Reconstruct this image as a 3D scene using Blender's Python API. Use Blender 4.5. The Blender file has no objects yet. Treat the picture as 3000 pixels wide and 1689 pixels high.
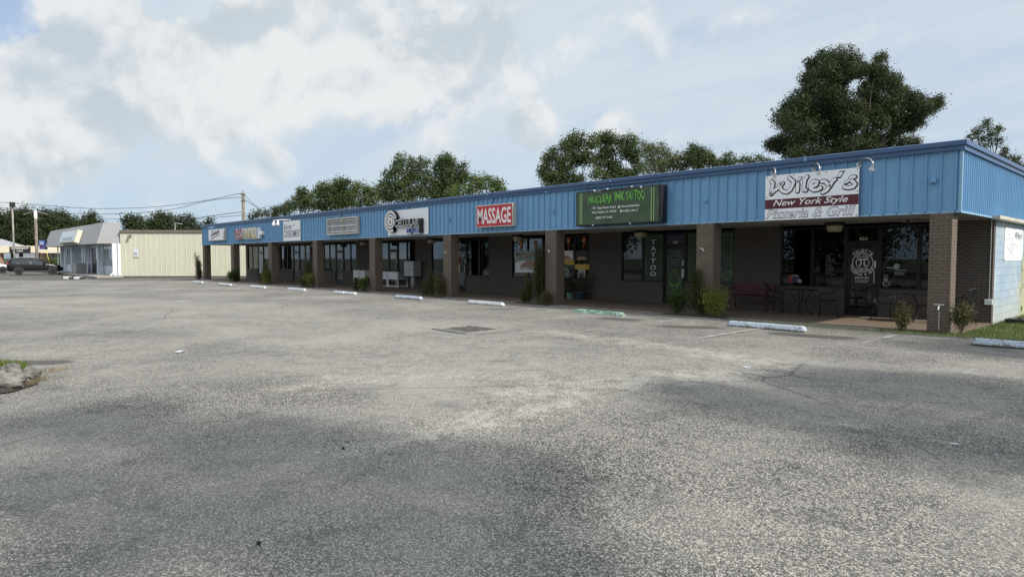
import bpy, math, random
import numpy as np
from math import sin, cos, pi, radians, sqrt
from mathutils import Vector, Matrix
random.seed(7); RNG = np.random.default_rng(11)
SC = bpy.context.scene; COL = SC.collection

# ------------------------------------------------------------------ camera
F = 1891.0; PW, PH = 3000, 1689; CH = 1.7
YAW = radians(137.1); PITCH = -math.atan(89.5 / F)
FW = Vector((cos(YAW)*cos(PITCH), sin(YAW)*cos(PITCH), sin(PITCH)))
RT = Vector((sin(YAW), -cos(YAW), 0)); UP = RT.cross(FW)
FH = Vector((cos(YAW), sin(YAW), 0))
cam = bpy.data.cameras.new("camera"); camo = bpy.data.objects.new("camera", cam); COL.objects.link(camo)
cam.sensor_width = 36; cam.lens = 36 * F / PW; cam.clip_end = 3000; cam.clip_start = 0.05
camo.matrix_world = Matrix.Translation((0, 0, CH)) @ Matrix((RT, UP, -FW)).transposed().to_4x4()
SC.camera = camo
def ray(x, y): return FW*F + RT*(x-PW/2) - UP*(y-PH/2)
def G(x, y, z=0.0):                       # measured point on a level plane
    d = ray(x, y); t = (z-CH)/d.z; return Vector((0, 0, CH)) + d*t
def onY(x, y, Y):                         # measured point on a wall parallel to the shop fronts
    d = ray(x, y); t = Y/d.y; return Vector((0, 0, CH)) + d*t
def onX(x, y, X):
    d = ray(x, y); t = X/d.x; return Vector((0, 0, CH)) + d*t
def atD(x, y, D):                         # measured point at a given distance
    return Vector((0, 0, CH)) + ray(x, y)*(D/F)

# ------------------------------------------------------------------ node helpers
def newmat(name):
    m = bpy.data.materials.new(name); m.use_nodes = True; nt = m.node_tree
    for n in list(nt.nodes): nt.nodes.remove(n)
    out = nt.nodes.new('ShaderNodeOutputMaterial'); return m, nt, out
def N(nt, t, **kw):
    n = nt.nodes.new('ShaderNode'+t)
    for k, v in kw.items():
        if k.startswith('_'): setattr(n, k[1:], v)
        else:
            key = int(k[1:]) if k[0] == 'i' and k[1:].isdigit() else k.replace('__', ' ')
            if hasattr(v, 'links') or isinstance(v, bpy.types.NodeSocket): nt.links.new(v, n.inputs[key])
            else: n.inputs[key].default_value = v
    return n
def c4(c): return (c[0], c[1], c[2], 1.0)
def MIX(nt, f, a, b, mode='MIX'):
    n = nt.nodes.new('ShaderNodeMix'); n.data_type = 'RGBA'; n.blend_type = mode; n.clamp_factor = True
    for i, v in ((0, f), (6, a), (7, b)):
        if isinstance(v, bpy.types.NodeSocket): nt.links.new(v, n.inputs[i])
        else: n.inputs[i].default_value = v if i == 0 else c4(v)
    return n.outputs[2]
def MATH(nt, op, a, b=None, c=None, clamp=False):
    n = nt.nodes.new('ShaderNodeMath'); n.operation = op; n.use_clamp = clamp
    for i, v in enumerate((a, b, c)):
        if v is None: continue
        if isinstance(v, bpy.types.NodeSocket): nt.links.new(v, n.inputs[i])
        else: n.inputs[i].default_value = v
    return n.outputs[0]
def VM(nt, op, a, b=None, s=None):
    n = nt.nodes.new('ShaderNodeVectorMath'); n.operation = op
    for i, v in ((0, a), (1, b)):
        if v is None: continue
        if isinstance(v, bpy.types.NodeSocket): nt.links.new(v, n.inputs[i])
        else: n.inputs[i].default_value = v
    if s is not None: n.inputs['Scale'].default_value = s
    return n.outputs['Value'] if op in ('DOT_PRODUCT', 'LENGTH', 'DISTANCE') else n.outputs[0]
def MAP(nt, v, a, b, c=0.0, d=1.0, smooth=True):
    n = nt.nodes.new('ShaderNodeMapRange'); n.interpolation_type = 'SMOOTHSTEP' if smooth else 'LINEAR'
    nt.links.new(v, n.inputs[0])
    for i, x in ((1, a), (2, b), (3, c), (4, d)): n.inputs[i].default_value = x
    return n.outputs[0]
def NOISE(nt, vec, scale, detail=4, rough=0.55, dist=0.0):
    n = N(nt, 'TexNoise', Scale=scale, Detail=detail, Roughness=rough, Distortion=dist)
    nt.links.new(vec, n.inputs['Vector']); return n.outputs[0]

# ------------------------------------------------------------------ sun and sky
SUN_EL, SUN_AZ = radians(40), radians(7)          # azimuth from +X towards +Y
SUND = Vector((cos(SUN_EL)*cos(SUN_AZ), cos(SUN_EL)*sin(SUN_AZ), sin(SUN_EL)))
sl = bpy.data.lights.new("sun", 'SUN'); sl.energy = 5.0; sl.angle = radians(1.6); sl.color = (1.0, 0.94, 0.84)
so = bpy.data.objects.new("sun", sl); COL.objects.link(so)
so.rotation_euler = SUND.to_track_quat('Z', 'Y').to_euler(); so.location = (20, 0, 40)
SC.view_settings.view_transform = 'Standard'; SC.view_settings.look = 'None'
SC.view_settings.exposure = 0.0; SC.view_settings.gamma = 1.0
W = bpy.data.worlds.new("World"); SC.world = W; W.use_nodes = True
nt = W.node_tree
for n in list(nt.nodes): nt.nodes.remove(n)
wout = nt.nodes.new('ShaderNodeOutputWorld'); bg = nt.nodes.new('ShaderNodeBackground')
nt.links.new(bg.outputs[0], wout.inputs[0])
sky = nt.nodes.new('ShaderNodeTexSky'); sky.sky_type = 'NISHITA'; sky.sun_disc = False
sky.sun_elevation = SUN_EL; sky.sun_rotation = pi/2 - SUN_AZ; sky.air_density = 1.0; sky.dust_density = 1.2; sky.ozone_density = 1.5
tc = nt.nodes.new('ShaderNodeTexCoord'); V = VM(nt, 'NORMALIZE', tc.outputs['Generated'])
sep = N(nt, 'SeparateXYZ', i0=V)
vz = sep.outputs[2]
den = MATH(nt, 'ADD', MATH(nt, 'MAXIMUM', vz, 0.0), 0.16)
px_ = MATH(nt, 'DIVIDE', sep.outputs[0], den); py_ = MATH(nt, 'DIVIDE', sep.outputs[1], den)
P2 = N(nt, 'CombineXYZ', i0=px_, i1=py_).outputs[0]
skyc = VM(nt, 'SCALE', sky.outputs[0], s=0.12)
clear = MIX(nt, 0.5, skyc, (0.38, 0.57, 0.88))
# thin high veil drawn out in streaks
mp = N(nt, 'Mapping', Scale=(0.55, 1.5, 1.0), Rotation=(0, 0, radians(35))); nt.links.new(P2, mp.inputs[0])
veil = NOISE(nt, mp.outputs[0], 1.1, 7, 0.6, 0.6)
hz = MAP(nt, vz, 0.0, 0.22, 1.0, 0.0)
vf = MATH(nt, 'ADD', MAP(nt, veil, 0.32, 0.60, 0.68, 1.0), 0.0)
veilc = MIX(nt, hz, (0.65, 0.73, 0.81), (0.54, 0.68, 0.80))
HOLE = MAP(nt, VM(nt, 'DOT_PRODUCT', V, tuple(ray(80, 120).normalized())), cos(radians(7)), cos(radians(2)))
vf = MATH(nt, 'MULTIPLY', vf, MATH(nt, 'SUBTRACT', 1.0, MATH(nt, 'MULTIPLY', HOLE, 0.6)))
c1 = MIX(nt, vf, clear, veilc)
# cumulus masses: where in the sky they float
def dirpx(x, y): return ray(x, y).normalized()
blobs = [(150,190,13,.95),(330,330,9,.9),(60,420,8,.9),(430,430,5,.75),(250,70,7,.7),(560,170,9,.8),(820,130,9,.75),(1130,80,9,.75),(1400,70,5,.8),
         (680,280,6,.75),(1600,0,6,.45),(15,470,4,.85),(820,20,9,.75),(1552,375,2.8,.62),(1815,375,2.4,.5),(800,490,2.6,.45),(1010,190,6,.7)]
wn = N(nt, 'TexNoise', Scale=3.0, Detail=7.0, Roughness=0.62); nt.links.new(V, wn.inputs['Vector'])
wv = VM(nt, 'SCALE', VM(nt, 'SUBTRACT', wn.outputs['Color'], (0.5, 0.5, 0.5)), s=0.30)
VW = VM(nt, 'NORMALIZE', VM(nt, 'ADD', V, wv))
acc = None
for (bx, by, r, s) in blobs:
    dt = VM(nt, 'DOT_PRODUCT', VW if r > 4 else V, tuple(dirpx(bx, by)))
    m = MATH(nt, 'MULTIPLY', MAP(nt, dt, cos(radians(r)), cos(radians(r*0.25))), s)
    acc = m if acc is None else MATH(nt, 'MAXIMUM', acc, m)
hole = MAP(nt, VM(nt, 'DOT_PRODUCT', VW, tuple(dirpx(75, 110))), cos(radians(5.0)), cos(radians(1.5)))
hole2 = MAP(nt, VM(nt, 'DOT_PRODUCT', VW, tuple(dirpx(505, 10))), cos(radians(2.6)), cos(radians(0.5)))
away = MAP(nt, VM(nt, 'DOT_PRODUCT', V, tuple(FH)), 0.62, 0.35)
cn = NOISE(nt, V, 7.5, 12, 0.56, 0.25)
big = NOISE(nt, V, 2.2, 3, 0.5, 0.0)
acc = MATH(nt, 'MAXIMUM', acc, MATH(nt, 'MULTIPLY', away, MAP(nt, big, 0.42, 0.6)))
dens = MATH(nt, 'ADD', MATH(nt, 'SUBTRACT', acc, MATH(nt, 'MULTIPLY', MATH(nt, 'MAXIMUM', hole, hole2), 1.0)), MATH(nt, 'MULTIPLY', MATH(nt, 'SUBTRACT', cn, 0.50), 2.5))
cf = MAP(nt, dens, 0.06, 0.66)
Vup = VM(nt, 'ADD', V, (0.0, 0.0, 0.035)); cn2 = NOISE(nt, Vup, 7.5, 12, 0.56, 0.25)
tone = MATH(nt, 'SUBTRACT', cn, cn2)               # underside greyer, tops whiter
shade = MAP(nt, MATH(nt, 'ADD', MATH(nt, 'MULTIPLY', tone, 4.2), MATH(nt, 'MULTIPLY', MATH(nt, 'SUBTRACT', NOISE(nt, V, 3.6, 4, 0.5), 0.5), 2.2)), -0.5, 0.5)
cloudc = MIX(nt, shade, (0.565, 0.635, 0.695), (0.84, 0.855, 0.86))
c2 = MIX(nt, MATH(nt, 'MULTIPLY', cf, 0.93), c1, cloudc)
boost = MATH(nt, 'MULTIPLY_ADD', MATH(nt, 'MAXIMUM', away, MAP(nt, vz, 0.48, 0.85)), 0.35, 1.0)
bst = nt.nodes.new('ShaderNodeVectorMath'); bst.operation = 'SCALE'
nt.links.new(c2, bst.inputs[0]); nt.links.new(boost, bst.inputs['Scale'])
nt.links.new(bst.outputs[0], bg.inputs[0]); bg.inputs[1].default_value = 1.0

# ------------------------------------------------------------------ materials
def pbr(name, col, rough=0.6, metal=0.0, var=0.0, vscale=3.0, bump=0.0, bscale=40.0, spec=0.5, coat=0.0, col2=None):
    m, nt, out = newmat(name); b = N(nt, 'BsdfPrincipled', Roughness=rough, Metallic=metal)
    b.inputs['Specular IOR Level'].default_value = spec; b.inputs['Coat Weight'].default_value = coat
    b.inputs['Base Color'].default_value = c4(col); nt.links.new(b.outputs[0], out.inputs[0])
    tcn = nt.nodes.new('ShaderNodeTexCoord'); P = tcn.outputs['Object']
    if var > 0:
        f = MAP(nt, NOISE(nt, P, vscale, 5, 0.6), 0.3, 0.7)
        c2 = col2 or tuple(c*(1-var) for c in col)
        nt.links.new(MIX(nt, f, col, c2), b.inputs['Base Color'])
        nt.links.new(MATH(nt, 'MULTIPLY_ADD', f, 0.15, rough-0.05), b.inputs['Roughness'])
    if bump > 0:
        bn = N(nt, 'Bump', Strength=bump, Distance=0.01); nt.links.new(NOISE(nt, P, bscale, 4), bn.inputs['Height'])
        nt.links.new(bn.outputs[0], b.inputs['Normal'])
    return m
M = {}
def brick(name, c1, c2, mortar, bw=0.205, bh=0.071, ms=0.012, bump=0.5, offset=0.5, dirt=0.35):
    m, nt, out = newmat(name); b = N(nt, 'BsdfPrincipled', Roughness=0.85); nt.links.new(b.outputs[0], out.inputs[0])
    uv = nt.nodes.new('ShaderNodeUVMap').outputs[0]
    t = nt.nodes.new('ShaderNodeTexBrick'); nt.links.new(uv, t.inputs['Vector']); t.offset = offset
    for k, v in (('Color1', c4(c1)), ('Color2', c4(c2)), ('Mortar', c4(mortar)), ('Scale', 1.0), ('Mortar Size', ms), ('Mortar Smooth', 0.2), ('Bias', 0.0), ('Brick Width', bw), ('Row Height', bh)):
        t.inputs[k].default_value = v
    P = nt.nodes.new('ShaderNodeTexCoord').outputs['Object']
    n1 = NOISE(nt, P, 1.3, 6, 0.65)
    cc = MIX(nt, MATH(nt, 'MULTIPLY', MAP(nt, n1, 0.4, 0.75), dirt), t.outputs['Color'], (0.09, 0.085, 0.08))
    cc = MIX(nt, MATH(nt, 'MULTIPLY', MAP(nt, NOISE(nt, P, 30, 3), 0.35, 0.65), 0.25), cc, tuple(min(1, x*2.0) for x in c1))
    nt.links.new(cc, b.inputs['Base Color'])
    bn = N(nt, 'Bump', Strength=bump, Distance=0.008, _invert=True); h = MATH(nt, 'ADD', t.outputs['Fac'], MATH(nt, 'MULTIPLY', NOISE(nt, P, 90, 3), 0.25))
    nt.links.new(h, bn.inputs['Height']); nt.links.new(bn.outputs[0], b.inputs['Normal'])
    return m
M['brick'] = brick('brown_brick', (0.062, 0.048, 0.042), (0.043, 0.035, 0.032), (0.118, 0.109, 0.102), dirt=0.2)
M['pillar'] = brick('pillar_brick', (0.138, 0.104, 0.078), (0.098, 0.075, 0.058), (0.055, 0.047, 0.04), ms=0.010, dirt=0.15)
M['rowlock'] = brick('rowlock_brick', (0.062, 0.048, 0.042), (0.043, 0.035, 0.032), (0.118, 0.109, 0.102), bw=0.075, bh=0.21, offset=0.0)

def painted_metal(name, col, streak=0.25, rough=0.45):
    m, nt, out = newmat(name); b = N(nt, 'BsdfPrincipled', Roughness=rough); nt.links.new(b.outputs[0], out.inputs[0])
    P = nt.nodes.new('ShaderNodeTexCoord').outputs['Object']
    mpn = N(nt, 'Mapping', Scale=(5.0, 5.0, 0.35)); nt.links.new(P, mpn.inputs[0])
    s = MAP(nt, NOISE(nt, mpn.outputs[0], 1.0, 6, 0.65), 0.35, 0.75)
    c = MIX(nt, MATH(nt, 'MULTIPLY', s, streak), col, tuple(x*0.55+0.08 for x in col))
    c = MIX(nt, MATH(nt, 'MULTIPLY', MAP(nt, NOISE(nt, P, 1.7, 5, 0.7), 0.45, 0.75), 0.22), c, tuple(min(1, x*1.35+0.03) for x in col))
    sh = N(nt, 'SeparateXYZ', i0=P); sheet = N(nt, 'TexWhiteNoise', _noise_dimensions='1D'); nt.links.new(MATH(nt, 'FLOOR', MATH(nt, 'DIVIDE', MATH(nt, 'ADD', sh.outputs[0], sh.outputs[1]), 0.915)), sheet.inputs['W'])
    c = MIX(nt, MATH(nt, 'MULTIPLY', sheet.outputs[0], 0.13), c, tuple(x*0.62+0.04 for x in col))
    spots = MAP(nt, NOISE(nt, P, 9.0, 4, 0.75), 0.69, 0.74)
    c = MIX(nt, MATH(nt, 'MULTIPLY', spots, 0.30), c, tuple(x*0.45 for x in col))
    nt.links.new(c, b.inputs['Base Color'])
    bn = N(nt, 'Bump', Strength=0.12, Distance=0.02); nt.links.new(NOISE(nt, P, 2.5, 3), bn.inputs['Height']); nt.links.new(bn.outputs[0], b.inputs['Normal'])
    return m
M['blue'] = painted_metal('blue_painted_metal', (0.145, 0.325, 0.54), 0.32)
M['bluetrim'] = painted_metal('dark_blue_trim', (0.040, 0.095, 0.215), 0.3)
M['bluelip'] = painted_metal('pale_blue_lip', (0.22, 0.39, 0.55), 0.15)
M['yellow'] = painted_metal('cream_yellow_metal', (0.52, 0.51, 0.415), 0.10)
M['browntrim'] = pbr('brown_roof_edge', (0.17, 0.145, 0.12), 0.6, var=0.3)
M['soffit'] = pbr('soffit_panel', (0.30, 0.285, 0.26), 0.8, var=0.25, vscale=0.8)
M['bronze'] = pbr('dark_bronze_frame', (0.018, 0.017, 0.017), 0.35, 0.6)
M['black'] = pbr('black_metal', (0.012, 0.012, 0.013), 0.45, 0.3)
M['alu'] = pbr('brushed_aluminium', (0.55, 0.55, 0.54), 0.35, 0.8, var=0.2)
M['white'] = pbr('white_paint', (0.72, 0.74, 0.76), 0.5, var=0.12)
M['whitesign'] = pbr('white_sign_panel', (0.82, 0.84, 0.88), 0.4, var=0.03, vscale=1.5)
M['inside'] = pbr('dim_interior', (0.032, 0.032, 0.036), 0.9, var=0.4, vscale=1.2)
M['roof'] = pbr('pale_roof_membrane', (0.42, 0.42, 0.41), 0.9, var=0.2)
M['concrete'] = pbr('concrete', (0.34, 0.325, 0.30), 0.9, var=0.35, vscale=1.2, bump=0.3, bscale=30)
M['burgundy'] = pbr('burgundy_paint', (0.10, 0.016, 0.022), 0.5, var=0.3)
M['drainc'] = pbr('old_drain_concrete', (0.27, 0.26, 0.24), 0.9, var=0.4, vscale=5)
M['grate'] = pbr('worn_iron_grate', (0.13, 0.12, 0.11), 0.6, 0.3, var=0.4, vscale=8)
M['soil'] = pbr('dark_soil', (0.060, 0.048, 0.036), 0.95, var=0.4, vscale=6, bump=0.8, bscale=25)
M['rock'] = pbr('grey_limestone', (0.22, 0.213, 0.195), 0.9, var=0.55, vscale=9, bump=0.9, bscale=22)
M['postgrey'] = pbr('weathered_pole_wood', (0.27, 0.235, 0.20), 0.9, var=0.4, vscale=2)
M['wire'] = pbr('cable_black', (0.03, 0.03, 0.033), 0.7)
M['lampcream'] = pbr('yellowed_lamp_glass', (0.36, 0.31, 0.20), 0.3)
M['greybox'] = pbr('grey_mailbox_metal', (0.42, 0.46, 0.50), 0.45, 0.2, var=0.15)
M['darkgreen'] = pbr('dark_green_vinyl', (0.020, 0.042, 0.026), 0.45, var=0.2)
M['banner'] = pbr('green_banner_cloth', (0.055, 0.095, 0.052), 0.6, var=0.25, vscale=2)
M['lime'] = pbr('lime_green_print', (0.16, 0.42, 0.09), 0.6, var=0.3, vscale=9, col2=(0.12, 0.38, 0.06))
M['palelime'] = pbr('pale_lime_print', (0.42, 0.62, 0.25), 0.6)
M['limedim'] = pbr('dull_lime_print', (0.12, 0.26, 0.06), 0.6, var=0.3, vscale=9)
M['red'] = pbr('red_sign_face', (0.50, 0.022, 0.035), 0.35, var=0.08)
M['dred'] = pbr('dark_red_letters', (0.25, 0.03, 0.035), 0.45)
M['gold'] = pbr('gold_letters', (0.52, 0.42, 0.08), 0.45, var=0.3, vscale=8)
M['maroon'] = pbr('maroon_band', (0.085, 0.010, 0.022), 0.4)
M['ink'] = pbr('black_ink', (0.008, 0.008, 0.014), 0.45)
M['blueink'] = pbr('blue_letters', (0.08, 0.17, 0.55), 0.35)
M['navy'] = pbr('navy_print', (0.02, 0.03, 0.08), 0.4)
M['beige'] = pbr('beige_box_metal', (0.52, 0.51, 0.46), 0.5, var=0.15)
M['signwhite'] = pbr('white_letters', (0.80, 0.80, 0.80), 0.4)
M['greyish'] = pbr('grey_panel', (0.36, 0.37, 0.40), 0.5, var=0.3, vscale=3)
M['paper'] = pbr('cream_paper', (0.55, 0.53, 0.45), 0.8, var=0.15)
M['orange'] = pbr('orange_ornament', (0.48, 0.10, 0.03), 0.6)
M['yel'] = pbr('yellow_strip', (0.70, 0.52, 0.04), 0.5)
M['skin'] = pbr('printed_skin_tone', (0.46, 0.25, 0.18), 0.6)
M['mint'] = pbr('printed_mint', (0.38, 0.52, 0.50), 0.6, var=0.3, vscale=3)
M['pink'] = pbr('pink_print', (0.72, 0.38, 0.45), 0.6)
M['pot'] = pbr('blue_green_pot', (0.10, 0.17, 0.17), 0.4)
M['pot2'] = pbr('dark_blue_pot', (0.025, 0.04, 0.07), 0.35)
M['pot3'] = pbr('sea_green_pot', (0.13, 0.26, 0.22), 0.4)
M['rubber'] = pbr('tyre_rubber', (0.018, 0.018, 0.018), 0.8)
M['carblack'] = pbr('black_car_paint', (0.006, 0.0065, 0.008), 0.22, 0.0, coat=0.15, spec=0.25)
M['carwhite'] = pbr('silver_white_car_paint', (0.55, 0.57, 0.60), 0.25, coat=1.0)
M['cladding'] = pbr('grey_plastic_cladding', (0.035, 0.035, 0.037), 0.6)
M['rim'] = pbr('dark_alloy', (0.06, 0.06, 0.065), 0.3, 0.8)
M['headl'] = pbr('lamp_lens', (0.6, 0.62, 0.65), 0.1)
M['taill'] = pbr('red_lamp_lens', (0.45, 0.02, 0.02), 0.15)
M['mansard'] = painted_metal('grey_mansard_panel', (0.33, 0.33, 0.34), 0.15, 0.7)
M['bluewhite'] = pbr('pale_blue_white_paint', (0.62, 0.68, 0.76), 0.6, var=0.12)
M['cream'] = pbr('cream_fascia', (0.74, 0.66, 0.52), 0.6, var=0.1)
M['teal'] = pbr('green_curtain', (0.16, 0.26, 0.07), 0.8, var=0.4, vscale=8)
M['orangebrick'] = brick('orange_brick', (0.36, 0.19, 0.12), (0.28, 0.15, 0.10), (0.3, 0.25, 0.2))
M['gutter'] = pbr('cream_gutter', (0.55, 0.52, 0.42), 0.5, var=0.2)
M['bark'] = pbr('tree_bark', (0.06, 0.052, 0.044), 0.95, var=0.4, vscale=5, bump=0.6, bscale=15)
M['stem'] = pbr('woody_stem', (0.17, 0.14, 0.10), 0.9, var=0.3, vscale=12)

def glass(name, tint, refl=1.0):
    m, nt, out = newmat(name); fr = N(nt, 'Fresnel', IOR=1.55)
    tr = N(nt, 'BsdfTransparent', Color=c4(tint)); gl = N(nt, 'BsdfGlossy', Roughness=0.015, Color=(0.9, 0.95, 1.0, 1))
    P = nt.nodes.new('ShaderNodeTexCoord').outputs['Object']
    bn = N(nt, 'Bump', Strength=0.05, Distance=0.02); nt.links.new(NOISE(nt, P, 0.7, 0), bn.inputs['Height']); nt.links.new(bn.outputs[0], gl.inputs['Normal'])
    f = MATH(nt, 'MULTIPLY_ADD', fr.outputs[0], refl, 0.01, clamp=True)
    mx = N(nt, 'MixShader', i0=f, i1=tr.outputs[0], i2=gl.outputs[0]); nt.links.new(mx.outputs[0], out.inputs[0]); return m
M['glass'] = glass('dark_shop_glass', (0.36, 0.38, 0.39), 0.55)
M['carglass'] = glass('car_window_glass', (0.18, 0.2, 0.21), 2.2)

def leafmat(name, a, b, tr=0.25, hue=None):
    m, nt, out = newmat(name); g = nt.nodes.new('ShaderNodeNewGeometry')
    P = nt.nodes.new('ShaderNodeTexCoord').outputs['Object']
    f = MATH(nt, 'ADD', MATH(nt, 'MULTIPLY', g.outputs['Random Per Island'], 0.35), MATH(nt, 'MULTIPLY', MAP(nt, NOISE(nt, P, 0.9, 4), 0.35, 0.65), 0.65))
    c = MIX(nt, f, a, b)
    if hue: c = MIX(nt, MATH(nt, 'MULTIPLY', MAP(nt, g.outputs['Random Per Island'], 0.90, 0.94), 0.8), c, hue)
    b_ = N(nt, 'BsdfPrincipled', Roughness=0.5, Base__Color=c); b_.inputs['Specular IOR Level'].default_value = 0.15
    t = N(nt, 'BsdfTranslucent', Color=MIX(nt, 0.5, c, tuple(min(1, x*1.8) for x in b)))
    mx = N(nt, 'MixShader', i0=tr, i1=b_.outputs[0], i2=t.outputs[0]); nt.links.new(mx.outputs[0], out.inputs[0]); return m
M['oak'] = leafmat('oak_leaves', (0.018, 0.028, 0.014), (0.058, 0.078, 0.028), 0.18)
M['oak2'] = leafmat('broad_leaves', (0.026, 0.040, 0.016), (0.080, 0.112, 0.036), 0.22)
M['lightleaf'] = leafmat('light_leaves', (0.045, 0.07, 0.022), (0.115, 0.15, 0.045), 0.28)
M['pine'] = leafmat('pine_needles', (0.045, 0.065, 0.020), (0.11, 0.125, 0.035), 0.15)
M['far'] = leafmat('far_pine_foliage', (0.018, 0.028, 0.012), (0.048, 0.065, 0.022), 0.1)
M['cyp'] = leafmat('dark_shrub_foliage', (0.022, 0.030, 0.010), (0.055, 0.065, 0.020), 0.15, (0.10, 0.09, 0.03))
M['bush'] = leafmat('yellow_green_shrub_leaves', (0.05, 0.075, 0.015), (0.24, 0.27, 0.06), 0.25)
M['bushdark'] = leafmat('mid_green_shrub_leaves', (0.028, 0.05, 0.014), (0.09, 0.13, 0.03), 0.25)
M['rust'] = leafmat('rusty_shrub_leaves', (0.042, 0.046, 0.018), (0.115, 0.115, 0.042), 0.2, (0.17, 0.08, 0.04))
M['grass'] = leafmat('grass_blades', (0.05, 0.085, 0.02), (0.14, 0.20, 0.05), 0.25, (0.30, 0.26, 0.12))
M['straw'] = leafmat('dry_straw', (0.16, 0.13, 0.07), (0.30, 0.24, 0.13), 0.2)

def stopmat(name, paint, under=(0.24, 0.23, 0.21), chips=0.565):
    m, nt, out = newmat(name); b = N(nt, 'BsdfPrincipled', Roughness=0.7); nt.links.new(b.outputs[0], out.inputs[0])
    P = nt.nodes.new('ShaderNodeTexCoord').outputs['Object']
    z = N(nt, 'SeparateXYZ', i0=P).outputs[2]
    n = NOISE(nt, P, 11, 7, 0.75); edge = MATH(nt, 'ADD', n, MAP(nt, z, 0.035, 0.0, 0.0, 0.16))
    f = MAP(nt, edge, chips, chips+0.02); c = MIX(nt, f, paint, under)
    c = MIX(nt, MATH(nt, 'MULTIPLY', MAP(nt, NOISE(nt, P, 3, 5), 0.4, 0.8), 0.35), c, (0.30, 0.30, 0.29))
    nt.links.new(c, b.inputs['Base Color'])
    bn = N(nt, 'Bump', Strength=0.4, Distance=0.01); nt.links.new(n, bn.inputs['Height']); nt.links.new(bn.outputs[0], b.inputs['Normal']); return m
M['stopw'] = stopmat('worn_white_stop_paint', (0.60, 0.63, 0.67))
M['stopg'] = stopmat('worn_green_stop_paint', (0.10, 0.25, 0.15), (0.55, 0.60, 0.60), 0.52)
M['stopshade'] = stopmat('weathered_shade_blue_paint', (0.44, 0.52, 0.62), (0.22, 0.21, 0.19), 0.54)  # chipped white paint, the blue cast of shade mixed into its colour
M['stopk'] = stopmat('black_stop', (0.02, 0.02, 0.02), (0.05, 0.05, 0.05), 0.6)

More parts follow.
